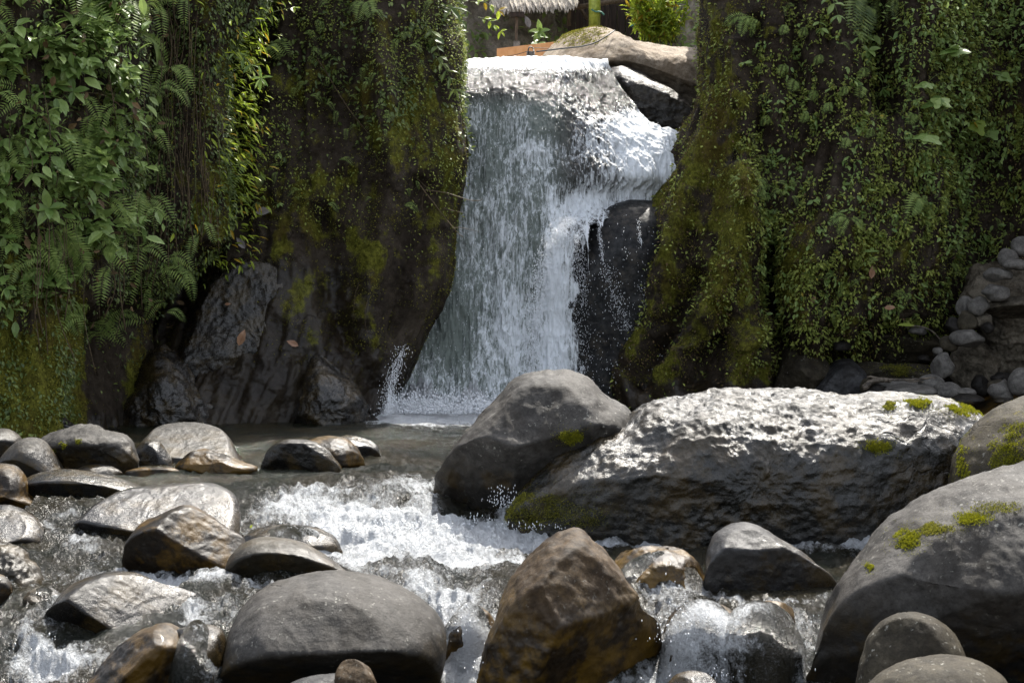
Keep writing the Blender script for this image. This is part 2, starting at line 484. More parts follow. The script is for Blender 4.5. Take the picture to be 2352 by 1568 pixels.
def make_cliff(name, label, rows, nu, nv, amps, seed, mat, paint=None, flute=0.0, tiefree=0):
    G = sheet(rows, nu, nv)
    Xu, Yu = proj(G)
    rd = 0
    for A_, w_, pl in RIDGES.get(seed, []):
        dd_ = pdist(Xu + 14 * fbm(G / .4, 3, seed + 3), Yu, pl)
        rd = rd + A_ * np.exp(-(dd_ / w_) ** 2)
    n = normals(G)
    if (n[..., 1].mean() > 0): n = -n
    p = G * np.array([1, 1, .55])
    pn_ = .6 * fbm(G / .5, 4, seed + 77) + .8 * fbm(G * np.array([1, 1, .3]) / .16, 4, seed + 79) + (1.1 if seed == 47 else .5) * rd  # moss gains on ridges, thins in grooves: partly relief shading put into colour
    d = amps[0] * fbm(p / 1.9, 3, seed) + amps[1] * fbm(p / .62, 4, seed + 5, ridged=True) + amps[2] * fbm(G / .17, 4, seed + 9)
    if flute:
        cw = np.cumsum(np.linalg.norm(np.diff(G, axis=1, prepend=G[:, :1]), axis=-1).mean(0))[None] * np.ones(G.shape[:2])
        q = np.stack([cw, G[..., 2] * .20, 0 * cw], -1)
        d = d + flute * fbm(q / .33, 4, seed + 31, ridged=True) + flute * .75 * fbm(q / .13, 3, seed + 37, ridged=True)
    nd = n * np.array([.35, 1, .7])
    G = G + nd * (d + rd * (1.35 if seed == 47 else 1))[..., None]
    n2 = normals(G)
    if (n2[..., 1].mean() > 0): n2 = -n2
    X, Y = proj(G)
    wet, mos = np.zeros(X.shape), np.zeros(X.shape)
    if paint: wet, mos = paint(X, Y, G)
    mos = mos + .35 * pn_ * (mos > .02)
    o = mesh_np(name, G.reshape(-1, 3), gridfaces(nv, nu), mat, None, True, {'a1': wet, 'a2': mos})
    tag(o, label, None, kind='structure')
    s = Sheet(); s.G, s.n, s.X, s.Y, s.o, s.mos = G, n2, X, Y, o, mos
    return s

def hit(s, x, y):
    """front-most surface point of sheet s under picture position"""
    d2 = (s.X - x) ** 2 + (s.Y - y) ** 2
    m = d2 < max(49.0, d2.min() * 1.5)
    sc = np.where(m, s.G[..., 1], 1e9)
    k = np.unravel_index(np.argmin(sc), sc.shape)
    return s.G[k], s.n[k]

def scatter(s, n, dens, seed=0):
    """n random surface points with weight dens(X,Y,G) (array on vertices)"""
    G, X, Y = s.G, s.X, s.Y
    a = np.linalg.norm(np.cross(G[1:, :-1] - G[:-1, :-1], G[:-1, 1:] - G[:-1, :-1]), axis=-1)
    wgt = a * dens[:-1, :-1] * ((X[:-1, :-1] > -80) & (X[:-1, :-1] < 2440) & (Y[:-1, :-1] > -90))
    wgt = wgt.ravel() / wgt.sum()
    k = rng.choice(len(wgt), n, p=wgt)
    i, j = np.unravel_index(k, a.shape)
    u, v = rng.random(n)[:, None], rng.random(n)[:, None]
    pos = G[i, j] * (1 - u) * (1 - v) + G[i, j + 1] * u * (1 - v) + G[i + 1, j] * (1 - u) * v + G[i + 1, j + 1] * u * v
    return pos, s.n[i, j]

def g2(X, Y, x, y, rx, ry): return np.exp(-(((X - x) / rx) ** 2 + ((Y - y) / ry) ** 2))

# left cliff, front shoulder with the hanging plants
rowsA = []
for y, e, m2, under in [(-140, 640, 440, 0), (0, 590, 420, 0), (110, 510, 400, 0), (250, 500, 395, 0), (360, 490, 395, 0), (440, 500, 400, 0), (520, 492, 390, 0), (590, 445, 360, 0), (650, 390, 320, 0)]:
    k = 0
    rowsA.append((y, [(-620, 24.5), (-200, 25), (40, 25.6), (230, 26.6), (m2, 27.8), (e, 28.9), (e - 25, 30.2), (e - 60, 32.5)]))
rowsA += [(720, [(-620, 24.6), (-200, 25), (40, 25.6), (150, 26.4), (200, 28.0), (325, 29.3), (322, 30.4), (290, 32.5)]),
          (800, [(-620, 24.6), (-200, 25), (40, 25.6), (145, 26.2), (176, 27.8), (325, 29.2), (320, 30.2), (290, 32.5)]),
          (900, [(-620, 24.6), (-200, 25), (40, 25.5), (140, 26.1), (170, 27.6), (300, 28.9), (300, 30.0), (280, 32.5)]),
          (1010, [(-620, 24.4), (-200, 24.8), (40, 25.3), (138, 26), (175, 27.4), (285, 28.5), (285, 30.0), (270, 32.5)]),
          (1090, [(-620, 24.4), (-200, 24.8), (40, 25.2), (138, 25.9), (175, 27.2), (285, 28.3), (285, 30.0), (270, 32.5)])]
def paintA(X, Y, G):
    mos = .62 * sstep(720, 860, Y) * (1 - sstep(150, 200, X)) + .30 * sstep(520, 600, Y) * (X < 200) + .25 * g2(X, Y, 480, 420, 60, 160) + .45 * g2(X, Y, 310, 900, 25, 120) + .12
    mos = mos - .25 * g2(X, Y, 240, 800, 50, 150)
    wet = .25 + .8 * sstep(930, 990, Y) * sstep(160, 220, X)
    return wet, mos
cA = make_cliff('cliff', 'shaded left cliff shoulder under hanging plants and bright moss', rowsA, 300, 420, (.34, .16, .05), 11, M['cliff'], paintA, .14)

# left back wall beside the waterfall
rowsB = []
for y, e, a0, a1, a2, x1 in [(-150, 1045, 31.6, 30.9, 30.8, 500), (0, 1040, 31.5, 30.8, 30.6, 500), (150, 1042, 31.4, 30.6, 30.5, 500), (225, 1034, 31.3, 30.6, 30.4, 500), (300, 1046, 31.1, 30.5, 30.4, 500),
                             (380, 1058, 31.0, 30.3, 30.3, 490), (450, 1046, 30.9, 30.2, 30.3, 480), (530, 1030, 30.8, 30.1, 30.2, 470), (610, 1030, 30.6, 29.9, 30.1, 450), (690, 1018, 30.4, 29.7, 30.0, 430),
                             (760, 985, 30.1, 29.5, 29.9, 410), (840, 945, 29.8, 29.3, 29.7, 380), (910, 905, 29.5, 29.1, 29.5, 350), (970, 880, 29.2, 28.9, 29.4, 330), (1010, 872, 29.0, 28.8, 29.3, 320)]:
    k = max(0, (y - 600)) / 400
    rowsB.append((y, [(200, 32.2 - k), (x1, a0), (x1 + (e - x1) * .35, a1), (x1 + (e - x1) * .72, a2), (e - 60 + 25 * k, a2 + .35), (e, a2 + 1.1), (e - 12, a2 + 2.2), (e - 60, a2 + 5)]))
def paintB(X, Y, G):
    wet = .30 + .75 * sstep(560, 700, Y) * (1 - sstep(780, 900, X)) + .3 * sstep(700, 900, Y)
    mos = .10 + .28 * g2(X, Y, 640, 470, 120, 90) + .42 * g2(X, Y, 690, 680, 60, 120) + .35 * g2(X, Y, 830, 620, 50, 150) + .2 * g2(X, Y, 990, 500, 60, 280) + .22 * g2(X, Y, 850, 250, 250, 200) - .35 * g2(X, Y, 560, 820, 140, 160)
    return wet, mos
cB = make_cliff('cliff', 'tall dark wall of rock left of the waterfall, damp with thin moss', rowsB, 300, 420, (.26, .13, .05), 23, M['cliff'], paintB, .09)

# right cliff
rowsD = [
 (-130, [(1660, 38), (1640, 35), (1632, 33), (1680, 31.8), (1760, 31.4), (1830, 31.6), (1950, 31.2), (2150, 31.6), (2330, 32.8), (2500, 31.4), (2900, 28.5)]),
 (0, [(1655, 38), (1640, 35), (1634, 33), (1680, 31.8), (1760, 31.3), (1830, 31.5), (1950, 31.1), (2150, 31.5), (2320, 32.8), (2500, 31.5), (2900, 28.5)]),
 (120, [(1655, 38), (1645, 35), (1640, 33), (1685, 31.7), (1760, 31.2), (1830, 31.4), (1950, 31.0), (2150, 31.5), (2320, 32.8), (2500, 31.5), (2900, 28.5)]),
 (210, [(1650, 38), (1645, 35), (1640, 33), (1685, 31.7), (1760, 31.2), (1830, 31.4), (1950, 31.0), (2150, 31.5), (2310, 32.8), (2500, 31.5), (2900, 28.5)]),
 (260, [(1625, 38), (1618, 35), (1612, 32.9), (1675, 31.6), (1750, 31.1), (1830, 31.3), (1950, 30.9), (2150, 31.4), (2310, 32.8), (2500, 31.5), (2900, 28.5)]),
 (330, [(1580, 38), (1572, 35), (1562, 32.7), (1650, 31.5), (1735, 31.1), (1820, 31.3), (1950, 30.9), (2150, 31.4), (2310, 32.8), (2500, 31.5), (2900, 28.5)]),
 (400, [(1545, 38), (1540, 35), (1530, 32.5), (1630, 31.3), (1725, 31.0), (1810, 31.3), (1940, 30.8), (2140, 31.3), (2310, 32.9), (2500, 31.6), (2900, 28.5)]),
 (490, [(1515, 38), (1505, 34.5), (1490, 32.2), (1600, 31.1), (1710, 30.9), (1790, 31.2), (1920, 30.7), (2130, 31.2), (2310, 32.9), (2500, 31.7), (2900, 28.5)]),
 (560, [(1500, 38), (1490, 34.5), (1476, 32.1), (1590, 31.0), (1705, 30.8), (1780, 31.4), (1900, 30.7), (2120, 31.2), (2300, 32.9), (2500, 31.8), (2900, 28.5)]),
 (650, [(1500, 38), (1490, 34.5), (1474, 32.0), (1580, 30.9), (1720, 30.8), (1783, 31.8), (1870, 30.9), (2100, 31.3), (2290, 32.9), (2500, 32), (2900, 28.5)]),
 (750, [(1498, 38), (1488, 34.5), (1474, 32.0), (1570, 30.9), (1720, 30.7), (1788, 32.1), (1860, 31.3), (2080, 31.8), (2280, 33), (2500, 32.5), (2900, 28.5)]),
 (810, [(1480, 38), (1468, 34.5), (1450, 31.9), (1560, 30.9), (1715, 30.8), (1795, 32.3), (1880, 32.1), (2060, 32.4), (2280, 33.2), (2500, 32.8), (2900, 28.5)]),
 (870, [(1460, 38), (1448, 34.5), (1432, 31.8), (1535, 30.8), (1710, 30.9), (1795, 32.6), (1880, 32.6), (2060, 32.8), (2280, 33.4), (2500, 33), (2900, 28.5)]),
 (915, [(1450, 38), (1436, 34.5), (1418, 31.6), (1510, 30.7), (1705, 30.8), (1795, 32.8), (1880, 32.9), (2060, 33), (2280, 33.6), (2500, 33.2), (2900, 28.5)]),
 (980, [(1450, 38), (1436, 34.5), (1420, 31.5), (1510, 30.7), (1705, 30.7), (1795, 33), (1880, 33), (2060, 33.2), (2280, 33.8), (2500, 33.4), (2900, 28.5)]),
]
def paintD(X, Y, G):
    mos = .13 + .26 * g2(X, Y, 1560, 480, 110, 260) + .16 * g2(X, Y, 1500, 840, 70, 80) + .26 * g2(X, Y, 1660, 300, 45, 330) + .14 * g2(X, Y, 1650, 700, 90, 160) + .3 * g2(X, Y, 1740, 800, 60, 100) + .15 * g2(X, Y, 1950, 600, 200, 160) - .18 * g2(X, Y, 1850, 200, 120, 200)
    mos = mos - .4 * sstep(875, 905, Y) - .30 * g2(X, Y, 1570, 745, 50, 30)
    wet = .15 + .7 * sstep(840, 900, Y) + .6 * g2(X, Y, 1570, 745, 80, 60)
    return wet, mos
cD = make_cliff('cliff', 'right canyon cliff coated in moss and small ferns', rowsD, 420, 460, (.24, .15, .06), 47, M['cliff'], paintD, .20)

rowsH = [(y, [(800, 33.6), (1000, 33.0), (1200, 32.9), (1400, 33.9), (1600, 34.8), (1800, 35.2)]) for y in (250, 350, 500, 700, 900, 1020)]
cH = make_cliff('cliff', 'black wet rock face behind the falling water', rowsH, 160, 160, (.1, .1, .03), 61, M['black'], lambda X, Y, G: (1 + 0 * X, -1 + 0 * X))
# ------------------------------------------------------------------ bank and ground behind the lip
G = sheet([(y, [(700, 41), (900, 42.5), (1100, 44), (1250, 45), (1330, 47.5), (1500, 46), (1700, 40), (1900, 38)]) for y in (-420, -100, 20, 80, 140, 220)], 160, 120)
n = normals(G); n = -n if n[..., 1].mean() > 0 else n
G = G + n * (.35 * fbm(G / 1.6, 4, 71) + .12 * fbm(G / .4, 4, 73, ridged=True))[..., None]
sE = Sheet(); sE.G, sE.n = G, n; sE.X, sE.Y = proj(G)
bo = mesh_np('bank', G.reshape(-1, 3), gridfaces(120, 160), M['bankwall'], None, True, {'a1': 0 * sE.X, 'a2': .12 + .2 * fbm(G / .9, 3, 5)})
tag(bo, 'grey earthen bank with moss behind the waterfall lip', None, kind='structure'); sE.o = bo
# stream bed under everything, reaching far out
gx = np.concatenate([np.linspace(-60, -9, 16), np.linspace(-8.5, 8.5, 90), np.linspace(9, 60, 16)])
gy = np.concatenate([np.linspace(-30, 8, 12), np.linspace(9, 34, 130)])
XX, YY = np.meshgrid(gx, gy)
ZZ = wlev(YY) - .35 + .16 * fbm(np.stack([XX, YY, 0 * XX], -1) / .5, 4, 3) + .9 * sstep(5.2, 9, np.abs(XX)) + 1.6 * sstep(9, 30, np.abs(XX))
o = mesh_np('riverbed', np.stack([XX, YY, ZZ], -1).reshape(-1, 3), gridfaces(len(gy), len(gx)), M['brown'], None, True, {'a1': 1 + 0 * XX, 'a2': 0 * XX})
tag(o, 'brown stony riverbed under the stream', None, kind='structure')
# upper ground above the lip
gx = np.linspace(-40, 40, 120); gy = np.linspace(34.5, 75, 80)
XX, YY = np.meshgrid(gx, gy)
ZZ = 5.15 + .03 * (YY - 34) + .2 * fbm(np.stack([XX, YY, 0 * XX], -1) / 1.5, 4, 9)
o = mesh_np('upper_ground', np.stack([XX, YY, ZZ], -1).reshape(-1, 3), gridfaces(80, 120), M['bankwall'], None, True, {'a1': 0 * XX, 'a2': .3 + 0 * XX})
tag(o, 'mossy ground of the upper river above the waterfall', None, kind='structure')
# gravel bar at the foot of the right cliff
gx = np.linspace(3.2, 10, 120); gy = np.linspace(29.6, 35, 90)
XX, YY = np.meshgrid(gx, gy)
ZZ = -.15 + .30 * sstep(30.6, 32.6, YY + .3 * fbm(np.stack([XX, YY, 0 * XX], -1), 3, 2)) + .35 * sstep(7.2, 9, XX) + .07 * fbm(np.stack([XX, YY, 0 * XX], -1) / .2, 3, 9)
o = mesh_np('gravel_bar', np.stack([XX, YY, ZZ], -1).reshape(-1, 3), gridfaces(90, 120), M['dark'], None, True, {'a1': .4 + 0 * XX, 'a2': .1 + 0 * XX})
tag(o, 'dark gravel bar at the foot of the right cliff', None, kind='structure')

# ------------------------------------------------------------------ boulders
BOULD = []
def boulder(label, pts, mat, base=None, Y=None, T=None, lean=.35, e=.75, facets=(), seed=None, amp=.05, freq=1.0, nt=96, wetband=.26, moss=0., cat='boulder', name='boulder', group=None, k=(.5, .5), nf=3, sink=.5, pits=.0035, wetall=0.):
    """pts: silhouette (picture positions at depth Y) seen from the stream; T: half thickness in metres"""
    seed = len(BOULD) * 7 + 3 if seed is None else seed
    r = np.random.default_rng(seed)
    pts = np.array(pts, float)
    wpx = pts[:, 0].max() - pts[:, 0].min()
    if Y is None:
        Yf = Yrow(base)
        if T is None: T = .42 * wpx * Yf / F
        Y = Yf + sink * T
    if T is None: T = .42 * wpx * Y / F
    W = P(pts[:, 0], pts[:, 1], Y)[:, [0, 2]]
    W = np.concatenate([W, W[:1]])
    # smooth closed outline
    ext = np.concatenate([W[-3:-1], W, W[1:3]])
    out = []
    for i in range(1, len(ext) - 2):
        t = np.linspace(0, 1, 10, endpoint=False)[:, None]
        a, b, c, d = ext[i - 1], ext[i], ext[i + 1], ext[i + 2]
        out.append(0.5 * (2 * b + (c - a) * t + (2 * a - 5 * b + 4 * c - d) * t ** 2 + (3 * b - a - 3 * c + d) * t ** 3))
    Q = np.concatenate(out)
    lo, hi = W.min(0), W.max(0)
    ctr = lo * (1 - np.array(k)) + hi * np.array(k)
    hw, hh = (hi - lo) / 2
    D = Q - ctr
    ang = np.arctan2(D[:, 1], D[:, 0]); rad = np.hypot(D[:, 0], D[:, 1])
    od = np.argsort(ang); ang, rad = ang[od], rad[od]
    th = np.arange(nt) / nt * 2 * math.pi - math.pi
    R = np.interp(th, ang, rad, period=2 * math.pi)
    npn = nt // 2
    u_ = np.linspace(-1, 1, npn)
    ph = math.pi / 2 * (1 + np.sign(u_) * (1 - (1 - np.abs(u_)) ** (1 / e)))
    s = np.sin(ph) ** e
    y = -np.sign(np.cos(ph)) * np.abs(np.cos(ph)) ** (1.0)
    # inner rings drift to a rounder shape
    Rm = R.mean()
    blend = (1 - s[:, None]) ** 1.5 * .5
    RR = R[None] * (1 - blend) + Rm * min(1, hh / hw) * blend
    Xl = s[:, None] * RR * np.cos(th)[None]
    Zl = s[:, None] * RR * np.sin(th)[None]
    Yl = np.broadcast_to(y[:, None] * T, Xl.shape).copy()
    # lean back
    zn = Zl / hh
    Yl = Yl + lean * T * np.clip(zn, -1, 1) * s[:, None] ** 2 * .9 * (Yl < T * .4)
    fc = list(facets)
    for _ in range(nf):
        v = r.normal(size=3); v[1] = -abs(v[1]) - .4; v /= np.linalg.norm(v)
        fc.append((*v, r.uniform(.62, .88)))
    for nx, ny, nz, c in fc:
        over = (Xl / hw) * nx + (Yl / T) * ny + (Zl / hh) * nz - c
        if ny < -.05:
            mv = np.clip(over, 0, None) / (-ny) * T
            Yl = Yl + mv * .92
    Pn = np.stack([Xl, Yl, Zl], -1)
    nn = normals(np.concatenate([Pn, Pn[:, :1]], 1))[:, :-1]
    nn[:, 0] = nn[:, 1]; 
    sgn = np.sign((nn * Pn).sum(-1).mean()); nn = nn * sgn
    nE = unit(Pn / np.array([hw, T, hh]) ** 2)
    kk = np.clip(1.6 - 3.2 * s, 0, 1)[:, None, None]
    nn = unit(nn * (1 - kk) + nE * kk)
    nn[0] = unit(nn[2].mean(0)); nn[-1] = unit(nn[-3].mean(0))
    size = min(hw, T, hh) * 2
    q = (Pn + r.uniform(-50, 50, 3))
    dsp = amp * size * (fbm(q / (size * .42 / freq), 3, seed) + .36 * fbm(q / (size * .16 / freq), 4, seed + 3, ridged=True) + .22 * fbm(q / (size * .05 / freq), 3, seed + 8))
    if pits:
        dsp = dsp + pits * (fbm(q / .07, 3, seed + 12) + .8 * fbm(q / .15, 2, seed + 15, ridged=True))
    Pn = Pn + nn * dsp[..., None]
    V = Pn + np.array([ctr[0], Y, ctr[1]])
    V[0] = V[0].mean(0); V[-1] = V[-1].mean(0)
    wl_ = wlev(V[..., 1])
    wet = np.clip(1.1 - (V[..., 2] - wl_) / max(wetband, 1e-3) * .5, 0, 1) if Y < 30 else np.full(V.shape[:2], .2)
    wet = np.clip(wet + wetall, 0, 1)
    o = mesh_np(name, V.reshape(-1, 3), gridfaces(npn, nt, True), M[mat], None, True, {'a1': wet, 'a2': np.full(wet.shape, moss)})
    tag(o, label, cat, group)
    b = Sheet(); b.G, b.n, b.o = V, nn, o; b.X, b.Y = proj(V); b.c = np.array([ctr[0], Y]); b.hw, b.T, b.name = hw, T, label; b.foot = base is not None
    BOULD.append(b)
    return b

UND = lambda c=.35: (0, -.72, -.69, c)       # steep, overhanging lower front
B = {}
B['dome'] = boulder('tall domed grey boulder midstream with lichen spots and one moss clump', [(985, 1190), (1003, 1110), (1042, 1028), (1085, 978), (1145, 925), (1185, 882), (1235, 864), (1300, 864), (1350, 878), (1395, 915), (1452, 958), (1450, 1030), (1400, 1120), (1300, 1200), (1150, 1245), (1050, 1250), (995, 1230)],
    'grey', 1198, T=.85, lean=.55, facets=[(-.55, -.62, -.55, .42), (.3, -.75, -.55, .38), (-.1, -.75, .65, .72)], amp=.035, nt=200, nf=1, wetband=.35, seed=5)
B['slab'] = boulder('huge long glossy pitted boulder lying across the right side of the stream', [(1157, 1195), (1178, 1150), (1240, 1085), (1340, 1022), (1430, 988), (1480, 948), (1560, 915), (1650, 900), (1760, 898), (1860, 900), (1960, 915), (2040, 908), (2110, 912), (2200, 930), (2258, 965), (2272, 1010), (2235, 1080), (2200, 1150), (2110, 1220), (2000, 1275), (1700, 1285), (1600, 1270), (1480, 1255), (1300, 1255), (1195, 1240)],
    'rough', 1232, T=.95, lean=.40, facets=[(-.5, -.8, -.2, .86)], amp=.035, freq=1.5, nt=420, nf=0, pits=.015, wetband=1.0, e=.82, seed=9)
B['right'] = boulder('biggest foreground boulder, grey with moss tufts along its sloping crown', [(1850, 1640), (1862, 1540), (1890, 1430), (1950, 1335), (2030, 1250), (2120, 1182), (2240, 1130), (2352, 1103), (2500, 1085), (2680, 1150), (2800, 1400), (2790, 1720), (2300, 1760), (1860, 1740)],
    'grey', 1640, T=1.15, lean=.55, facets=[(-.1, -.70, -.70, .30), (-.6, -.75, -.1, .62)], amp=.03, nt=260, nf=1, pits=.006, seed=31, wetband=.5)
B['rmid'] = boulder('tan boulder with yellow moss at the right edge behind the biggest boulder', [(2180, 1170), (2195, 1080), (2240, 1000), (2300, 948), (2375, 918), (2480, 920), (2560, 1000), (2570, 1180), (2400, 1290), (2190, 1260)],
    'mossrock', Y=18.2, T=.7, lean=.5, amp=.03, nt=130, moss=.16, nf=1)
B['round'] = boulder('round brownish cobble leaning on the biggest boulder at lower right', [(1970, 1600), (1976, 1530), (2002, 1460), (2050, 1420), (2100, 1407), (2150, 1420), (2196, 1462), (2222, 1525), (2226, 1600), (2200, 1700), (2000, 1700)],
    'mossrock', Y=14.2, T=.36, lean=.2, amp=.02, nt=120, moss=-.1, nf=1)
B['brt'] = boulder('smooth olive boulder cut off by the bottom edge near the right corner', [(1975, 1620), (2020, 1565), (2075, 1535), (2140, 1520), (2210, 1516), (2275, 1533), (2320, 1570), (2350, 1660), (2300, 1760), (2000, 1760)],
    'mossrock', Y=13.5, T=.42, lean=.45, amp=.018, nt=120, moss=-.12, nf=0)
B['wedge'] = boulder('wedge shaped boulder with a golden brown flank in the centre foreground', [(1085, 1640), (1105, 1530), (1130, 1455), (1160, 1380), (1200, 1318), (1250, 1268), (1300, 1245), (1335, 1239), (1365, 1262), (1420, 1318), (1462, 1368), (1482, 1412), (1520, 1450), (1532, 1510), (1535, 1600), (1500, 1720), (1100, 1740)],
    'gold', 1640, T=.75, lean=.75, facets=[(.62, -.62, -.48, .10), (-.45, -.85, .05, .50), (.5, -.7, .5, .45)], amp=.03, nt=220, nf=0, pits=.010, seed=43, wetband=.6)
B['bigl'] = boulder('big smooth rounded boulder with a dark underside left of the wedge shaped one', [(508, 1600), (512, 1500), (530, 1430), (572, 1378), (645, 1345), (740, 1331), (850, 1344), (930, 1375), (985, 1412), (1015, 1445), (1022, 1490), (1008, 1570), (990, 1680), (750, 1740), (520, 1720)],
    'grey', 1640, T=.75, lean=.62, facets=[(.05, -.5, -.86, .10), (0, -.7, .7, .80)], amp=.016, nt=200, nf=0, seed=50, wetband=.35)
B['trap'] = boulder('blocky grey boulder with flat dark front between the wedge and the biggest boulder', [(1617, 1370), (1622, 1310), (1640, 1250), (1675, 1220), (1735, 1215), (1800, 1245), (1862, 1285), (1922, 1335), (1925, 1375), (1850, 1400), (1650, 1405)],
    'silver', 1362, T=.45, lean=.85, facets=[(0, -.97, -.20, .10), (0, -.6, .8, .6)], amp=.025, nt=140, nf=0, seed=61)
B['brown'] = boulder('dark brown boulder in front of the long silvery one', [(280, 1320), (286, 1262), (312, 1214), (370, 1184), (420, 1169), (462, 1186), (512, 1220), (560, 1252), (570, 1310), (520, 1350), (400, 1362), (300, 1355)],
    'brown', 1332, T=.5, lean=.5, facets=[(-.2, -.9, -.35, .30), (.55, -.6, .55, .42)], amp=.03, nt=160, nf=1, seed=71, wetband=.5)
B['silv'] = boulder('long silvery boulder with a smooth sloping back at left', [(130, 1245), (165, 1205), (215, 1160), (265, 1136), (340, 1128), (440, 1122), (500, 1133), (538, 1163), (552, 1215), (530, 1275), (300, 1285), (140, 1270)],
    'silver', 1248, T=.6, lean=1.0, facets=[(0, -.62, .78, .30), (-.5, -.7, -.5, .5)], amp=.015, nt=160, nf=0, seed=75, wetall=.0)
B['green'] = boulder('low olive grey boulder with a wet brown tail left of the white rapid', [(512, 1340), (524, 1282), (560, 1248), (605, 1241), (685, 1251), (735, 1275), (785, 1305), (815, 1332), (700, 1365), (530, 1370)],
    'mossrock', 1342, T=.4, lean=.5, facets=[(0, -.9, -.43, .25)], amp=.02, nt=120, moss=-.15, nf=1, seed=81)
B['ledge'] = boulder('glossy wet ledge behind the low olive grey boulder', [(548, 1250), (600, 1219), (680, 1213), (745, 1225), (782, 1262), (778, 1300), (600, 1305)], 'dark', 1285, T=.35, lean=.6, amp=.06, nt=100, wetall=.6, seed=85)
B['ridge'] = boulder('pyramid shaped boulder with a bright ridge at lower left', [(62, 1485), (100, 1408), (150, 1355), (212, 1334), (285, 1335), (355, 1360), (430, 1388), (440, 1430), (330, 1500), (250, 1530), (90, 1520)],
    'dark', 1492, T=.55, lean=.8, facets=[(-.45, -.80, -.40, .18), (.60, -.60, .50, .22)], amp=.02, nt=160, nf=0, seed=91, wetband=.3)
B['bl'] = boulder('wet brown boulder with a twisted silver ridge at the bottom left', [(150, 1650), (220, 1545), (285, 1478), (350, 1453), (392, 1460), (430, 1500), (442, 1570), (440, 1680), (180, 1700)],
    'brown', 1640, T=.45, lean=.7, facets=[(.5, -.8, -.2, .30), (-.55, -.5, .65, .40)], amp=.045, nt=160, nf=0, seed=95, wetall=.4)
B['hole'] = boulder('dark rock covered by a thin film of water beside the big smooth boulder', [(392, 1480), (415, 1448), (480, 1443), (512, 1468), (515, 1560), (505, 1680), (425, 1680)], 'dark', 1620, T=.35, lean=.3, amp=.04, nt=100, wetall=.8, seed=99)
B['l1'] = boulder('rounded speckled silver boulder cut by the left edge', [(-90, 1240), (-60, 1180), (0, 1168), (50, 1183), (90, 1210), (103, 1242), (92, 1285), (20, 1300), (-70, 1300)], 'silver', 1266, T=.4, lean=.7, facets=[(0, -.6, .8, .55)], amp=.02, nt=120, seed=101)
B['l2'] = boulder('craggy mossy rock at the left edge below the speckled silver boulder', [(-70, 1330), (-40, 1262), (10, 1257), (50, 1280), (82, 1312), (96, 1348), (60, 1385), (-60, 1390)], 'mossrock', 1356, T=.3, lean=.5, amp=.09, nt=120, moss=.0, wetall=.5, seed=105)
B['l3'] = boulder('small brown cobble cut by the left edge', [(-45, 1350), (-15, 1322), (8, 1326), (26, 1350), (24, 1385), (-10, 1400), (-40, 1390)], 'brown', 1385, T=.14, amp=.03, nt=60, seed=109)
B['l4'] = boulder('small wet dark stone in the rapids left of the pyramid shaped boulder', [(52, 1375), (80, 1352), (112, 1352), (142, 1372), (148, 1392), (70, 1400)], 'dark', 1385, T=.15, amp=.06, nt=60, wetall=.5, seed=113)
B['l5'] = boulder('brown grey boulder at the left edge above the speckled silver boulder', [(-70, 1120), (-40, 1076), (5, 1070), (35, 1080), (55, 1105), (62, 1140), (88, 1160), (60, 1185), (-60, 1190)], 'brown', 1160, T=.35, lean=.5, amp=.03, nt=100, seed=117)
B['l6'] = boulder('long flat grey boulder tapering into the calm water', [(48, 1120), (60, 1098), (95, 1087), (150, 1084), (230, 1094), (300, 1112), (360, 1135), (300, 1155), (80, 1165)], 'silver', 1143, T=.38, lean=.7, facets=[(-.2, -.85, -.45, .35)], amp=.02, nt=120, seed=121)
B['l7'] = boulder('egg shaped warm grey boulder standing among the left bank boulders', [(-8, 1075), (5, 1045), (32, 1018), (60, 1006), (92, 1012), (115, 1035), (135, 1065), (148, 1098), (80, 1125), (0, 1110)], 'grey', 1098, T=.36, lean=.3, facets=[(-.3, -.7, -.5, .6)], amp=.012, nt=120, seed=125, nf=0)
B['l8'] = boulder('round grey boulder cut by the left edge behind the egg shaped one', [(-80, 1020), (-40, 992), (5, 987), (35, 1000), (48, 1020), (40, 1060), (-60, 1070)], 'grey', 1062, T=.4, amp=.02, nt=90, seed=129)
B['l9'] = boulder('broad rough grey boulder with pitted face and green moss dots', [(90, 1060), (94, 1012), (150, 986), (205, 980), (235, 990), (275, 1000), (305, 1030), (320, 1075), (300, 1100), (120, 1115)], 'grey', 1088, T=.45, lean=.4, amp=.05, nt=160, seed=133, pits=.008, facets=[(0, -.85, -.5, .45)])
B['l10'] = boulder('small smooth dark boulder beside the flat pale grey one', [(305, 1060), (312, 1028), (335, 1012), (362, 1016), (385, 1042), (400, 1072), (370, 1088), (310, 1088)], 'dark', 1070, T=.22, amp=.025, nt=80, seed=137)
B['l11'] = boulder('broad flat topped pale grey boulder at the pool edge', [(320, 1030), (332, 1002), (355, 984), (405, 977), (470, 984), (512, 1003), (545, 1040), (556, 1072), (440, 1085), (340, 1075)], 'grey', 1062, T=.55, lean=1.0, facets=[(.1, -.5, .86, .32)], amp=.012, nt=130, seed=141, nf=0)
B['l12'] = boulder('wet brown rock with a glistening tail in front of the flat pale grey boulder', [(400, 1088), (412, 1060), (435, 1040), (465, 1034), (500, 1043), (560, 1062), (590, 1080), (500, 1100), (410, 1102)], 'brown', 1088, T=.25, lean=.6, amp=.05, nt=100, wetall=.3, seed=145)
B['l13'] = boulder('low flat stone touching the water between left bank boulders', [(165, 1092), (185, 1073), (225, 1068), (262, 1076), (282, 1092), (240, 1108), (180, 1108)], 'grey', 1094, T=.16, lean=.6, amp=.03, nt=70, seed=149)
B['l14'] = boulder('tiny orange pebble beside the egg shaped boulder', [(140, 1092), (148, 1074), (158, 1076), (168, 1094), (150, 1102)], 'gold', 1092, T=.05, amp=.02, nt=40, seed=153)
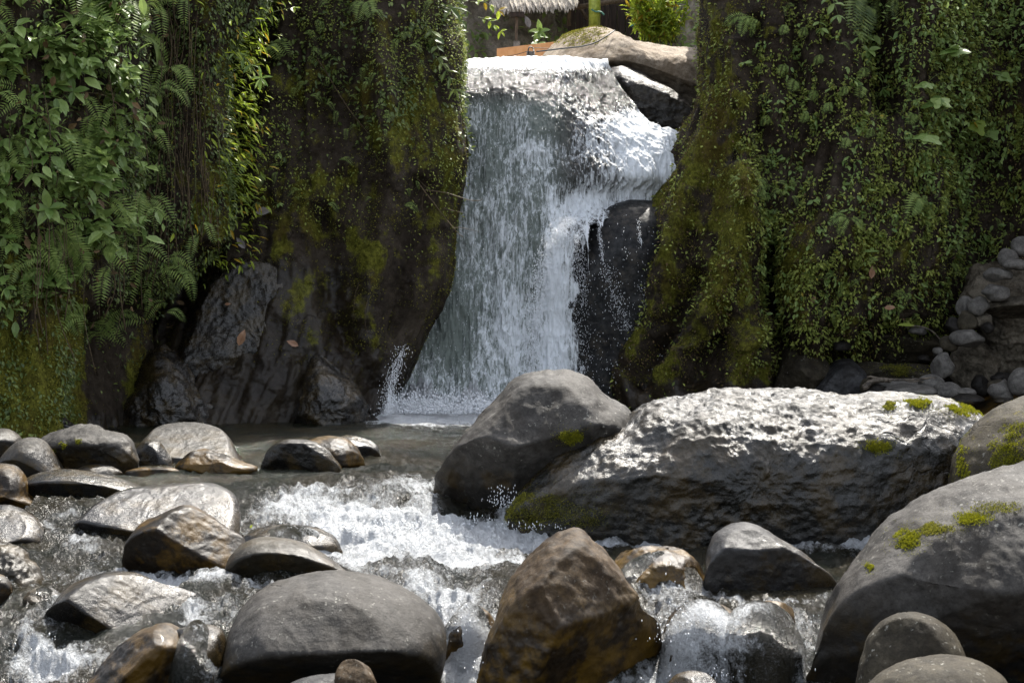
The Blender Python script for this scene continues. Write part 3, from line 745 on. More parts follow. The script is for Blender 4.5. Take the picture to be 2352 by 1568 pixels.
B['l15'] = boulder('angular grey rock at the foot of the mossy left cliff', [(103, 1005), (112, 972), (122, 956), (135, 958), (150, 962), (178, 988), (180, 1015), (110, 1020)], 'silver', 1005, T=.2, lean=.4, amp=.07, nt=70, seed=157, nf=5)
B['l16'] = boulder('thin wet brown ledge below the dark small boulder', [(285, 1088), (300, 1078), (340, 1074), (400, 1076), (410, 1090), (340, 1100)], 'brown', 1092, T=.1, amp=.05, nt=60, wetall=.5, seed=158)
B['p1'] = boulder('black angular rock standing in the calm pool', [(603, 1090), (606, 1052), (618, 1030), (645, 1014), (695, 1011), (735, 1022), (765, 1050), (782, 1085), (700, 1100)], 'dark', 1082, T=.28, lean=.2, facets=[(0, -.98, -.1, .3), (-.2, -.9, -.4, .4)], amp=.03, nt=110, seed=161)
B['p2'] = boulder('glossy brown rock just behind the black rock in the pool', [(690, 1040), (705, 1012), (760, 1004), (800, 1014), (830, 1048), (832, 1075), (770, 1092), (720, 1080)], 'brown', Y=22.6, T=.3, lean=.6, amp=.04, nt=100, wetall=.4, seed=165)
B['p3'] = boulder('small silver rock at the far end of the pool rocks', [(762, 1025), (785, 1003), (830, 1008), (862, 1022), (875, 1045), (872, 1062), (800, 1065)], 'silver', 1054, T=.25, lean=.6, amp=.05, nt=80, wetall=.3, seed=169)
B['r1'] = boulder('flat brown rock awash behind the blocky grey boulder', [(1412, 1310), (1440, 1278), (1490, 1266), (1545, 1265), (1592, 1286), (1620, 1322), (1618, 1362), (1500, 1375), (1425, 1350)], 'gold', 1352, T=.4, lean=.6, amp=.06, nt=110, wetall=.5, seed=173)
B['r2'] = boulder('brown rock under falling water left of the wedge shaped boulder', [(1015, 1500), (1030, 1430), (1065, 1402), (1105, 1402), (1135, 1440), (1130, 1520), (1040, 1530)], 'brown', 1510, T=.28, lean=.4, amp=.05, nt=90, wetall=.5, seed=177)
B['r3'] = boulder('dark rounded rock under falling water right of the wedge shaped boulder', [(1525, 1520), (1532, 1450), (1560, 1408), (1620, 1395), (1675, 1402), (1705, 1432), (1700, 1500), (1660, 1560), (1540, 1580)], 'brown', 1550, T=.4, lean=.5, amp=.04, nt=120, wetall=.5, seed=181)
B['r4'] = boulder('slanting wet brown rock edge in the cascade beside the biggest boulder', [(1645, 1580), (1670, 1515), (1710, 1450), (1750, 1410), (1800, 1400), (1840, 1430), (1830, 1520), (1790, 1600), (1680, 1610)], 'gold', 1580, T=.4, lean=.9, amp=.04, nt=120, wetall=.5, seed=185)
B['r5'] = boulder('dark wet stone tip at the bottom edge right of centre', [(1520, 1600), (1545, 1560), (1580, 1546), (1620, 1550), (1650, 1575), (1655, 1620), (1560, 1640)], 'dark', Y=14.4, T=.2, amp=.03, nt=80, wetall=.6, seed=189)
B['r6'] = boulder('small brown capped stone at the bottom edge below the big smooth boulder', [(770, 1600), (778, 1530), (805, 1516), (838, 1528), (862, 1560), (872, 1620), (800, 1640)], 'gold', Y=13.9, T=.13, amp=.05, nt=80, seed=193)
B['r7'] = boulder('low pale stone sliver at the bottom edge under the big smooth boulder', [(640, 1590), (690, 1563), (760, 1552), (820, 1554), (850, 1575), (850, 1620), (660, 1630)], 'silver', Y=14.0, T=.2, amp=.03, nt=80, seed=197)

# waterfall rocks
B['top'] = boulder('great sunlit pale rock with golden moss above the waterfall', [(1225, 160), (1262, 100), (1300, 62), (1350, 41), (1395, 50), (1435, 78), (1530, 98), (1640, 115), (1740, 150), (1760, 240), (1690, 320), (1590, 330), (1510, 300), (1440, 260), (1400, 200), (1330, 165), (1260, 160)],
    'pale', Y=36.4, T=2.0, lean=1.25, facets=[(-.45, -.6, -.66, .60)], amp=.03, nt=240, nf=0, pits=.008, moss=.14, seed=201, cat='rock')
B['black'] = boulder('black wet rock dome under the side stream of the waterfall', [(1200, 960), (1250, 780), (1284, 660), (1302, 590), (1326, 530), (1362, 486), (1415, 462), (1480, 460), (1540, 480), (1570, 560), (1570, 800), (1560, 980), (1400, 1010)],
    'black', Y=32.05, T=.85, lean=.12, facets=[(0, -.97, -.10, .85)], amp=.02, nt=180, nf=0, seed=205, cat='rock', wetall=.2, e=.55)
B['chute'] = boulder('dark folded rock with thin water right of the waterfall lip', [(1385, 160), (1425, 145), (1480, 165), (1530, 200), (1590, 240), (1640, 290), (1650, 370), (1560, 370), (1480, 330), (1430, 270), (1400, 210)],
    'foot', Y=34.3, T=.6, lean=.8, amp=.055, nt=160, nf=2, seed=209, cat='rock', wetall=.3)
# wet feet of the left wall
B['f1'] = boulder('broad wet grey rock foot sloping out of the left wall below the fallen leaf', [(380, 1010), (392, 920), (410, 800), (435, 680), (480, 590), (560, 545), (640, 560), (705, 650), (765, 780), (825, 885), (862, 950), (868, 1010), (620, 1020)],
    'foot', Y=30.25, T=1.25, lean=1.1, facets=[(.1, -.9, -.42, .78), (.5, -.8, .3, .55)], amp=.022, nt=340, nf=4, seed=213, pits=.022, freq=1.6, cat='rock', wetband=9, wetall=.5, e=.6)
B['f2'] = boulder('glistening stepped rock foot nearest the waterfall pool', [(690, 1005), (688, 930), (700, 850), (725, 810), (765, 840), (815, 890), (850, 945), (862, 1005)],
    'foot', Y=29.2, T=.5, lean=.8, amp=.06, nt=200, nf=2, seed=217, pits=.02, cat='rock', wetband=9, wetall=.5, k=(.4, .35))
B['f3'] = boulder('low black wet rock fan at the base of the left wall', [(278, 1000), (300, 910), (335, 820), (372, 800), (420, 850), (470, 920), (530, 985), (520, 1010), (350, 1012)],
    'foot', Y=28.9, T=.6, lean=.8, amp=.09, nt=180, nf=3, seed=221, pits=.02, cat='rock', wetband=9, wetall=.5, k=(.45, .35))

# right bank rocks
B['k1'] = boulder('brown cone shaped rock at the foot of the right cliff', [(1765, 935), (1782, 880), (1800, 820), (1812, 796), (1850, 793), (1885, 815), (1912, 850), (1935, 935), (1850, 950)], 'mossrock', Y=31.6, T=.45, lean=.5, amp=.05, nt=110, seed=225, moss=-.15)
B['k2'] = boulder('grey sloping rock right of the brown cone shaped rock', [(1845, 945), (1875, 890), (1910, 845), (1950, 825), (1985, 850), (2000, 905), (1998, 950), (1900, 960)], 'silver', Y=31.3, T=.4, lean=.6, amp=.06, nt=110, seed=229)
B['k3'] = boulder('long overhanging mossy slab under the right cliff', [(1915, 815), (1928, 785), (1975, 770), (2040, 760), (2100, 762), (2150, 772), (2172, 800), (2150, 830), (2000, 835), (1925, 840)], 'mossrock', Y=32.0, T=.45, lean=.3, amp=.05, nt=130, seed=233, moss=.05, facets=[(0, -.8, -.6, .0)])
B['k4'] = boulder('lower mossy stone ledge with a rounded grey end', [(1956, 865), (1965, 840), (1995, 832), (2060, 836), (2130, 838), (2160, 850), (2160, 885), (2060, 900), (1985, 900), (1960, 885)], 'mossrock', Y=31.6, T=.35, lean=.3, amp=.035, nt=130, seed=237, moss=.1, facets=[(0, -.9, -.4, .3)])
B['k5'] = boulder('jutting angular slab high in the rubble heap at the right edge', [(2252, 707), (2290, 690), (2340, 682), (2400, 684), (2460, 700), (2460, 735), (2380, 737), (2300, 728), (2268, 718)], 'conglomerate', Y=30.6, T=.4, lean=.3, amp=.05, nt=90, seed=241, facets=[(0, -.6, -.8, 0)])
B['k6'] = boulder('crumbly conglomerate mass holding cobbles at the right edge', [(2215, 690), (2235, 640), (2262, 612), (2310, 600), (2400, 598), (2520, 620), (2530, 900), (2350, 910), (2290, 880), (2270, 800), (2265, 740), (2235, 720)], 'conglomerate', Y=31.5, T=.7, lean=.4, amp=.12, nt=200, seed=245, pits=.05, nf=5)
B['k7'] = boulder('dark conglomerate block with mossy rim behind the grey cobbles', [(2185, 830), (2215, 780), (2250, 765), (2300, 790), (2320, 850), (2300, 890), (2230, 900), (2190, 880)], 'conglomerate', Y=31.5, T=.5, lean=.4, amp=.09, nt=120, seed=249, moss=.1)

def zc(cx, cy, rx, ry): return 1548 + .3418 * cx, 516.8 + .3418 * cy, .3418 * rx, .3418 * ry
PILE = [
 ('topmost rounded stone of the heap at the right edge', 2340, 150, 75, 62, 30.9, 'grey'), ('pocked grey stone just under the topmost one', 2250, 225, 62, 58, 30.7, 'grey'),
 ('flattened bluish stone wedged under the pocked one', 2295, 272, 85, 36, 30.5, 'silver'), ('oblong grey stone capping the conglomerate mass', 2170, 332, 92, 42, 30.6, 'grey'),
 ('smooth bluish cobble set in the conglomerate face', 2165, 455, 90, 48, 30.5, 'silver'), ('large upright rounded stone left of the conglomerate', 1958, 560, 55, 75, 30.8, 'grey'),
 ('grey stone tucked right of the large upright one', 2042, 548, 66, 58, 30.6, 'silver'), ('dark bluish stone at the left shoulder of the heap', 1880, 675, 44, 54, 30.7, 'dark'),
 ('brown mossy stone in the middle of the heap', 1970, 652, 62, 60, 30.6, 'mossrock'), ('sandy lump beside the brown mossy stone', 2080, 648, 56, 52, 30.6, 'conglomerate'),
 ('small round cobble below the jutting slab', 2110, 688, 36, 32, 30.4, 'dark'), ('flat topped bluish boulder overhanging the dark hollow', 1968, 760, 95, 56, 30.5, 'silver'),
 ('mossy tan stone left of the dark hollow', 1842, 800, 56, 50, 30.6, 'mossrock'), ('pale little stone at the left foot of the heap', 1776, 850, 32, 30, 30.6, 'grey'),
 ('egg shaped brown grey stone at the left foot of the heap', 1806, 952, 68, 76, 30.4, 'grey'), ('smooth tan cobble under the egg shaped stone', 1742, 1082, 80, 66, 30.3, 'grey'),
 ('knobbly tan cobble right of the smooth tan one', 1842, 1112, 86, 52, 30.0, 'grey'), ('wide bluish cobble low on the right bank', 1590, 1122, 155, 46, 30.1, 'silver'),
 ('small dark cobble left of the wide bluish one', 1362, 1122, 56, 44, 30.2, 'dark'), ('long sleek stone lying under the mossy ledge', 1540, 1066, 165, 32, 30.6, 'silver'),
 ('little wet stone at the tail of the right bank', 1265, 1165, 56, 20, 30.0, 'dark'), ('flat bluish cobble at the waterline of the right bank', 1960, 1125, 62, 26, 29.9, 'silver'),
 ('thin leaning cobble near the right edge', 2175, 1085, 60, 42, 30.0, 'mossrock'), ('rounded grey boulder near the right edge at the waterline', 2200, 1118, 78, 68, 29.6, 'grey'),
 ('tall grey boulder cut by the right edge above the water', 2340, 1065, 80, 92, 29.5, 'grey'), ('round dull cobble in the shade of the hollow', 2205, 1022, 66, 32, 30.5, 'dark'),
 ('shiny wet rock lying half in the right pool', 1960, 1178, 105, 38, 29.3, 'dark'), ('flat wet pebble rock near the right edge of the pool', 2222, 1182, 62, 20, 29.1, 'dark'),
 ('small stone on the ledge beside bright moss', 1676, 897, 40, 24, 31.0, 'dark'), ('dark stub stone at the left end of the overhanging slab', 1130, 815, 56, 32, 31.3, 'dark'),
 ('bluish flat stone on top of the overhanging slab', 1640, 712, 62, 24, 31.6, 'silver'), ('knobbly brown rock left of the cobble row', 1300, 1085, 48, 52, 30.4, 'mossrock'),
 ('shadowed stone under the flat topped bluish boulder', 2060, 1080, 60, 60, 30.6, 'dark'),
]
for i, (lb, cx, cy, rx, ry, Y, mt) in enumerate(PILE):
    X0, Y0, a, b_ = zc(cx, cy, rx, ry); a *= 1.12; b_ *= 1.12
    r_ = np.random.default_rng(900 + i)
    th = np.linspace(0, 2 * math.pi, 11)[:-1]
    k_ = 1 + .10 * r_.normal(size=10)
    mt = {'grey': 'pilestone', 'silver': 'pilestone'}.get(mt, mt)
    boulder(lb, [(X0 + a * math.cos(t) * q, Y0 - b_ * math.sin(t) * q) for t, q in zip(th, k_)], mt, Y=Y, T=max(.12, a * Y / F * .85), lean=.25, amp=.022, nt=64, nf=1, seed=900 + i * 3, cat='stone', name='cobble', group='stones heaped on the right bank', moss=-.15 if mt == 'mossrock' else 0)

# ------------------------------------------------------------------ water materials
def mat_fall():
    m = N('falling water')
    f = m.at('a1')
    n1 = m.noise((6, 6, 1.1), 6, .65, 1.0); n2 = m.noise((24, 24, 3.2), 6, .72, .6, off=4); n3 = m.noise((70, 70, 12), 3, .7, off=8)
    v = m.ma('ADD', m.ma('MULTIPLY', n1, .45), m.ma('ADD', m.ma('MULTIPLY', n2, .9), m.ma('MULTIPLY', n3, .25)))   # mean .8
    t = m.ma('ADD', m.ma('SUBTRACT', v, .80), m.ma('MULTIPLY', m.ma('SUBTRACT', f, .5), .75))
    foam = m.ss(t, -.11, .17)
    body = m.mix(m.at('a2'), (.020, .020, .016), (.15, .18, .16))
    col = m.mix(foam, body, (.80, .84, .88))
    r = m.fmix(foam, .12, .6)
    b1 = m.bump(n2, .8, .05); b2 = m.bump(n3, .6, .02, b1)
    sh = m.bsdf(col, r, b2, .6)
    tr = m.n('ShaderNodeBsdfTransparent'); x = m.n('ShaderNodeMixShader')
    op = m.ss(m.ma('ADD', m.at('a3'), m.ma('MULTIPLY', m.ma('SUBTRACT', v, .8), 1.3)), .25, .6)
    m.L(op, x.inputs[0]); m.L(tr.outputs[0], x.inputs[1]); m.L(sh, x.inputs[2])
    return m.done(x.outputs[0])
def mat_stream():
    m = N('stream water')
    f = m.at('a1')
    n1 = m.noise((7, 3.5, 7), 5, .65, .8); n2 = m.noise((30, 14, 30), 5, .75, 1.2, off=4)
    v = m.ma('ADD', m.ma('MULTIPLY', n1, .5), m.ma('MULTIPLY', n2, .5))
    foam = m.ss(m.ma('ADD', m.ma('MULTIPLY', m.ma('SUBTRACT', v, .5), 1.3), m.ma('SUBTRACT', f, .42)), -.08, .26)
    body = m.mix(m.ss(m.noise(1.3, 4, .6, off=9), .4, .62), (.007, .010, .005), (.026, .021, .009))
    col = m.mix(foam, body, (.82, .85, .88))  # white of foam, and of glitter painted into the riffles
    tb = m.at('a2')
    r = m.fmix(foam, m.ma('ADD', .05, m.ma('MULTIPLY', tb, .16)), .55)
    bh = m.ma('MULTIPLY', n2, tb)
    b1 = m.bump(bh, 1.0, .12)
    b2 = m.bump(m.noise((18, 9, 18), 4, .65, .5, off=14), .5, .03, b1)
    return m.done(m.bsdf(col, r, b2, .7, IOR=1.33))
M['fall'] = mat_fall(); M['stream'] = mat_stream()
def mat_drop():
    m = N('water droplets')
    return m.done(m.bsdf((.85, .88, .92), .15, None, .8))
M['drop'] = mat_drop()

# ------------------------------------------------------------------ waterfall
FR = [
 [(960, 190, 36.5), (1060, 190, 36.5), (1150, 190, 36.5), (1240, 190, 36.5), (1320, 190, 36.5), (1420, 200, 37)],
 [(960, 152, 33.6), (1060, 141, 33.5), (1150, 135, 33.5), (1240, 133, 33.5), (1320, 135, 33.7), (1395, 140, 34.3)],
 [(960, 165, 32.8), (1060, 155, 32.7), (1150, 150, 32.7), (1235, 150, 32.8), (1320, 152, 33.1), (1410, 168, 34.0)],
 [(955, 215, 32.2), (1055, 210, 32.1), (1140, 205, 32.1), (1225, 200, 32.2), (1320, 200, 32.7), (1445, 225, 33.6)],
 [(950, 280, 31.95), (1050, 275, 31.9), (1140, 270, 31.9), (1230, 265, 31.9), (1340, 262, 32.3), (1500, 285, 33.3)],
 [(950, 345, 31.85), (1050, 345, 31.8), (1140, 345, 31.75), (1240, 340, 31.7), (1375, 330, 32.0), (1610, 325, 33.0)],
 [(945, 420, 31.75), (1045, 420, 31.7), (1140, 420, 31.6), (1240, 415, 31.5), (1385, 400, 31.7), (1620, 400, 32.6)],
 [(940, 480, 31.7), (1040, 480, 31.6), (1130, 480, 31.5), (1225, 475, 31.4), (1335, 448, 31.65), (1600, 452, 32.7)],
 [(937, 520, 31.65), (1037, 520, 31.58), (1125, 520, 31.48), (1218, 515, 31.35), (1320, 485, 31.5), (1590, 500, 32.5)],
 [(935, 555, 31.6), (1035, 555, 31.55), (1120, 555, 31.45), (1215, 550, 31.3), (1320, 530, 31.2), (1570, 545, 31.5)],
 [(930, 605, 31.5), (1025, 605, 31.5), (1110, 605, 31.4), (1205, 605, 31.25), (1310, 595, 31.1), (1560, 605, 31.42)],
 [(915, 670, 31.4), (1010, 670, 31.4), (1100, 670, 31.3), (1200, 670, 31.15), (1305, 665, 31.05), (1550, 670, 31.40)],
 [(880, 760, 31.2), (990, 760, 31.3), (1090, 760, 31.2), (1195, 760, 31.05), (1305, 760, 31.0), (1545, 760, 31.40)],
 [(850, 860, 30.9), (970, 860, 31.1), (1075, 860, 31.0), (1190, 860, 30.9), (1310, 860, 30.9), (1545, 860, 31.35)],
 [(840, 975, 30.6), (960, 975, 30.8), (1065, 975, 30.8), (1180, 975, 30.7), (1320, 975, 30.7), (1545, 975, 31.3)],
]
nuF, nvF = 420, 620
R = np.array([cr(P(*np.array(r).T), nuF) for r in FR]).reshape(len(FR), -1)
R = np.concatenate([np.array([0, 3.0, 3.8, 5.3, 6.8, 8.3, 10, 11.4, 12.3, 13.1, 14.3, 15.9, 18, 20.3, 22.6])[:, None], R], 1)
G = cr(R, nvF, 1)[:, 1:].reshape(nvF, nuF, 3)
n = normals(G); n = -n if n[..., 1].mean() > 0 else n
X, Y = proj(G)
calm = 1 - sstep(190, 330, Y) * .85
q = G * np.array([1, 1, .35])
d = (.11 * fbm(q / .45, 4, 301) + .045 * fbm(G * np.array([1, 1, .28]) / .10, 3, 305, ridged=True)) * (1 - .6 * calm) + .018 * fbm(G * np.array([1, .4, .3]) / .07, 3, 309) * calm
G = G + n * d[..., None]
fo = .56 + 0 * X - .05 * sstep(210, 300, Y) * (1 - sstep(1190, 1260, X)) - .16 * sstep(150, 175, Y) * (1 - sstep(215, 260, Y)) - .14 * g2(X, Y, 1400, 230, 70, 60) - .12 * g2(X, Y, 1440, 488, 110, 22)
fo = fo - .22 * g2(X, Y, 1120, 190, 110, 40) + .20 * sstep(170, 140, Y) - .10 * g2(X, Y, 1120, 370, 70, 150)
fo = fo - .45 * g2(X, Y, 1240, 285, 22, 50) - .45 * g2(X, Y, 1292, 285, 30, 45) - .30 * g2(X, Y, 1070, 200, 12, 35) - .35 * g2(X, Y, 1135, 225, 14, 30) - .3 * g2(X, Y, 1215, 215, 40, 20)
fo = fo - .17 * g2(X, Y, 1380, 385, 80, 45) - .18 * g2(X, Y, 1290, 420, 50, 70) + .12 * sstep(1340, 1440, X) * sstep(230, 290, Y) * (Y < 480) - .2 * g2(X, Y, 1235, 560, 22, 120) - .22 * g2(X, Y, 1040, 700, 50, 120) - .15 * g2(X, Y, 1380, 220, 60, 50) - .18 * g2(X, Y, 1010, 800, 60, 60)
fo = fo + .30 * g2(X, Y, 1520, 370, 90, 50) + .28 * g2(X, Y, 1330, 470, 60, 35) + .25 * g2(X, Y, 1270, 680, 30, 180) + .25 * g2(X, Y, 1480, 290, 60, 30) + .2 * g2(X, Y, 1230, 340, 30, 30) + .12 * g2(X, Y, 1180, 760, 60, 130)
body = sstep(200, 260, Y) * (1 - sstep(1230, 1330, X)) * .9 + .35 * sstep(560, 700, Y)
Ui = np.arange(nuF)[None] / nuF; Vi = (np.arange(nvF) / nvF)[:, None]
xb = np.interp(Y, [470, 492, 506, 540, 575, 640, 760, 860, 980], [1700, 1500, 1366, 1336, 1316, 1300, 1297, 1304, 1314])
wn_ = 26 * fbm(np.stack([X / 22, Y / 26, 0 * X], -1), 3, 77)
a3 = 1.0 - 1.25 * sstep(-4, 34 + 40 * sstep(600, 900, Y), X - xb + wn_) * sstep(470, 500, Y)
for tx, ty0, ty1, dx, wd in [(1374, 480, 620, 14, 2.2), (1382, 480, 560, 4, 1.6), (1466, 480, 660, 12, 1.8), (1472, 480, 600, 2, 1.5), (1345, 490, 720, 10, 1.8), (1420, 480, 540, 5, 1.5)]:
    cx_ = tx + dx * np.clip((Y - ty0) / (ty1 - ty0), 0, 2) ** 1.5 + 2.5 * vnoise(np.stack([Y / 18, 0 * Y + tx, 0 * Y], -1), 3)
    tk = np.exp(-((X - cx_) / wd) ** 2) * sstep(ty0, ty0 + 20, Y) * (1 - sstep(ty1 - 60, ty1, Y))
    a3 = a3 + .6 * tk; fo = fo + .3 * tk
keep = np.ones((nvF - 1, nuF - 1), bool)
edge = (np.arange(nuF)[None] > nuF * (.985 - .05 * np.abs(fbm(np.stack([np.arange(nvF) * .05, np.zeros(nvF), np.zeros(nvF)], -1), 4, 5))[:, None]))
keep &= (np.clip(a3[:-1, :-1], 0, 1) + np.clip(a3[1:, 1:], 0, 1)) > .02
fc = gridfaces(nvF, nuF)[keep.ravel()]
o = mesh_np('waterfall', G.reshape(-1, 3), fc, M['fall'], None, True, {'a1': fo, 'a2': np.clip(body, 0, 1), 'a3': np.clip(a3, 0, 1)})
tag(o, 'white waterfall pouring over the lip into the pool', None, kind='structure')
fallG, fallX, fallY, falln = G, X, Y, n

# droplets thrown off the falling water
OCT = (np.array([(1, 0, 0), (-1, 0, 0), (0, 1, 0), (0, -1, 0), (0, 0, 2.6), (0, 0, -2.6)], float), np.array([(0, 2, 4), (2, 1, 4), (1, 3, 4), (3, 0, 4), (2, 0, 5), (1, 2, 5), (3, 1, 5), (0, 3, 5)]))
def drops(pts, r):
    V = pts[:, None] + OCT[0][None] * r[:, None, None]
    f = (OCT[1][None] + (np.arange(len(pts)) * 6)[:, None, None]).reshape(-1, 3)
    return V.reshape(-1, 3), f
D_ = []
def dz(n, fx, fy, Yd, r0, r1):
    D_.append((P(fx(n), fy(n), Yd(n)), rng.uniform(r0, r1, n) ** 1.0))
U = lambda a, b: (lambda n: rng.uniform(a, b, n))
tt = rng.random(1700) ** 1.2
yy = 540 + 400 * tt
dz_x = 1318 - 20 * sstep(540, 700, yy) + np.abs(rng.normal(0, 1, 1700)) * (8 + 46 * tt)
D_.append((P(dz_x, yy, rng.uniform(30.7, 31.2, 1700)), rng.uniform(.0015, .005, 1700)))
yy = rng.uniform(500, 900, 2600); xx = np.interp(yy, [500, 560, 640, 760, 900], [1305, 1262, 1238, 1226, 1215]) + rng.normal(0, 12, 2600)
D_.append((P(xx, yy, rng.uniform(30.5, 31.0, 2600)), rng.uniform(.002, .008, 2600)))
k_ = rng.integers(0, fallG.size // 3, 3000); pk = fallG.reshape(-1, 3)[k_]; yk = fallY.ravel()[k_]
pk = pk[(yk > 210)]; pk = pk + np.stack([rng.normal(0, .02, len(pk)), -rng.uniform(.02, .18, len(pk)), rng.normal(0, .05, len(pk))], -1)
D_.append((pk, rng.uniform(.002, .006, len(pk))))
xx = rng.uniform(890, 1190, 5200); D_.append((P(xx, 950 - np.abs(rng.normal(0, 22, 5200)), rng.uniform(29.5, 30.4, 5200)), rng.uniform(.003, .010, 5200)))
for (cx, cy, sx, sy, yb) in [(720, 1235, 60, 16, 1250), (900, 1215, 90, 10, 1240), (1060, 1205, 60, 12, 1215), (1165, 1165, 20, 25, 1200), (1240, 1215, 60, 8, 1230), (1060, 1480, 40, 50, 1520), (1560, 1480, 40, 50, 1560), (1760, 1500, 60, 50, 1560), (1650, 1560, 60, 14, 1600), (1180, 1545, 50, 20, 1600), (80, 1500, 60, 15, 1500), (780, 1560, 40, 20, 1600)]:
    m_ = 170
    D_.append((P(rng.normal(cx, sx, m_), cy - np.abs(rng.normal(0, sy, m_)), Yrow(yb) + rng.uniform(-.1, .3, m_)), rng.uniform(.0018, .006, m_)))
for (xa, ya, xe, yb2, Yd, n_, sp0) in [(1372, 500, 1385, 600, 31.25, 260, 2.5), (1385, 600, 1440, 760, 31.15, 420, 12), (1466, 505, 1478, 640, 31.3, 260, 3), (1478, 640, 1500, 760, 31.2, 160, 8), (1335, 520, 1340, 700, 31.2, 300, 7), (925, 790, 880, 955, 29.1, 420, 12), (905, 850, 885, 955, 29.0, 260, 8)]:
    u_ = rng.random(n_) ** .8
    D_.append((P(xa + (xe - xa) * u_ + rng.normal(0, sp0, n_), ya + (yb2 - ya) * u_, Yd), rng.uniform(.002, .0055, n_)))
V, f = drops(np.concatenate([a for a, b in D_]), np.concatenate([b for a, b in D_]))
o = mesh_np('spray', V, f, M['drop'], None, True)
tag(o, 'spray droplets flying off the waterfall and rapids', None, kind='stuff')

def strands(name, label, specs, mat, r=.006, kind='stuff'):
    L_ = []
    for pts, wob, rr in specs:
        c = cr(P(*np.array(pts, float).T), 40)
        c = c + wob * np.stack([fbm(np.stack([c[:, 2] * 5, c[:, 0] * 0 + i, c[:, 0] * 0], -1), 3, int(rng.integers(9999))) for i in (0, 3, 7)], -1)
        L_.append(tube(c, rr * (1 + .5 * vnoise(c * 14, 3)), 5))
    V, f = merge(L_)
    o = mesh_np(name, V, f, mat, None, True)
    return tag(o, label, None, kind=kind)
sp = []
for i in range(9):
    t = i / 9
    sp.append(([(935 - 30 * t + rng.normal(0, 4), 790 + 40 * t, 29.5), (912 - 12 * t + rng.normal(0, 5), 870, 29.2), (880 + 18 * t + rng.normal(0, 4), 955, 29.1)], .06, rng.uniform(.001, .002)))
strands('trickle', 'white trickle sliding down the foot of the left wall', sp, M['drop'])

def mist(name, label, c, r, dens):
    m = N(name)
    ln = m.n('ShaderNodeVectorMath', operation='LENGTH'); m.L(m.co, ln.inputs[0])
    fall = m.ss(ln.outputs['Value'], .25, 1.0, 1., 0.)
    d_ = m.ma('MULTIPLY', fall, dens)
    pv = m.n('ShaderNodeVolumePrincipled'); m.L(d_, pv.inputs['Density']); pv.inputs['Color'].default_value = (.92, .95, 1, 1)
    m.L(pv.outputs[0], m.out.inputs['Volume'])
    G_ = np.array([[math.sin(p) * math.cos(t), math.sin(p) * math.sin(t), math.cos(p)] for p in np.linspace(0, math.pi, 20) for t in np.linspace(0, 2 * math.pi, 32, endpoint=False)])
    o = mesh_np(name, G_, gridfaces(20, 32, True), m.m, None, True, None, (0, 0, 0))
    o.location = c; o.scale = r
    return tag(o, label, None, kind='stuff')
mist('mist', 'thin mist rising from the plunge pool of the waterfall', tuple(P(1010, 850, 30.2)), (1.7, 1.0, 1.15), .38)

# ------------------------------------------------------------------ stream
nY, nX = 720, 1150
iy = np.linspace(1 / 36., 1 / 11.5, nY)
Yg = (1 / iy)[:, None] * np.ones((1, nX))
Xg = np.linspace(-1.2, 1.2, nX)[None] * .2572 * Yg
Pq = np.stack([Xg, Yg, 0 * Xg], -1)
warp = .42 * fbm(Pq / 1.3, 3, 401) * sstep(22.5, 20.5, Yg)
Zb = wlev(Yg + warp)
X, Yp = proj(np.stack([Xg, Yg, Zb], -1))
# (x, y, rx, ry, foam, turbulence); foam white in riffles and rapids also paints silver glitter
FO = [(1010, 942, 150, 30, .9, 1.2), (900, 955, 70, 12, .5, .8), (1130, 950, 80, 16, .4, .8),
      (940, 1070, 150, 50, .16, .8), (850, 1130, 260, 40, .18, .9), (650, 1175, 90, 30, .26, .9), (760, 1190, 100, 25, .26, 1),
      (880, 1235, 170, 36, .62, 1.1), (1050, 1240, 170, 34, .52, 1.1), (1000, 1290, 260, 35, .34, 1), (1240, 1240, 160, 25, .42, 1), (1480, 1250, 160, 25, .30, 1),
      (1180, 1180, 26, 40, .6, 1), (820, 1350, 220, 40, .18, .9), (1000, 1370, 160, 40, .22, 1), (1060, 1440, 60, 60, .35, 1),
      (1060, 1540, 60, 40, .6, 1.2), (1540, 1400, 90, 50, .25, 1), (1600, 1480, 60, 60, .22, 1), (1780, 1430, 110, 50, .22, 1), (1700, 1560, 130, 35, .5, 1.2), (1930, 1265, 130, 30, .26, .9),
      (1600, 1345, 120, 25, .2, .9), (100, 1540, 160, 45, .36, 1), (60, 1440, 100, 35, .15, .9), (200, 1280, 110, 60, .16, 1), (130, 1190, 110, 30, .10, .9), (320, 1340, 120, 16, .3, .9),
      (480, 1400, 140, 40, .10, .8), (430, 1345, 130, 12, .2, .8), (480, 1085, 110, 8, .25, .5), (1300, 1560, 300, 30, .3, 1), (2290, 940, 60, 20, .12, .5), (1450, 935, 60, 12, .1, .4)]
foam = 0.09 + .09 * sstep(21, 19.5, Yg); turb = .10 + .35 * sstep(21.5, 20, Yg)
for x, y, rx, ry, a, b in FO:
    Y0 = Yrow(y); X0 = (x - 1176) / F * Y0; RX = rx * Y0 / F; RY = max(.15, (Yrow(y - ry) - Yrow(y + ry)) / 2)
    g = np.exp(-(((Xg - X0) / RX) ** 2 + ((Yg - Y0) / RY) ** 2))
    foam = foam + 1.3 * a * g; turb = turb + b * g
for b in BOULD:
    if b.foot and b.c[1] < 23:
        dd = np.sqrt(((Xg - b.c[0]) / b.hw) ** 2 + ((Yg - b.c[1]) / b.T) ** 2)
        ring = np.exp(-((dd - 1.02) / .13) ** 2)
        foam = foam + .16 * ring * sstep(21.5, 19.5, Yg); turb = turb + .3 * ring
turb = np.clip(turb, 0, 1.3)
mound = .40 * np.exp(-(((Xg + 1.15) / 1.1) ** 2 + ((Yg - 30.5) / .45) ** 2))
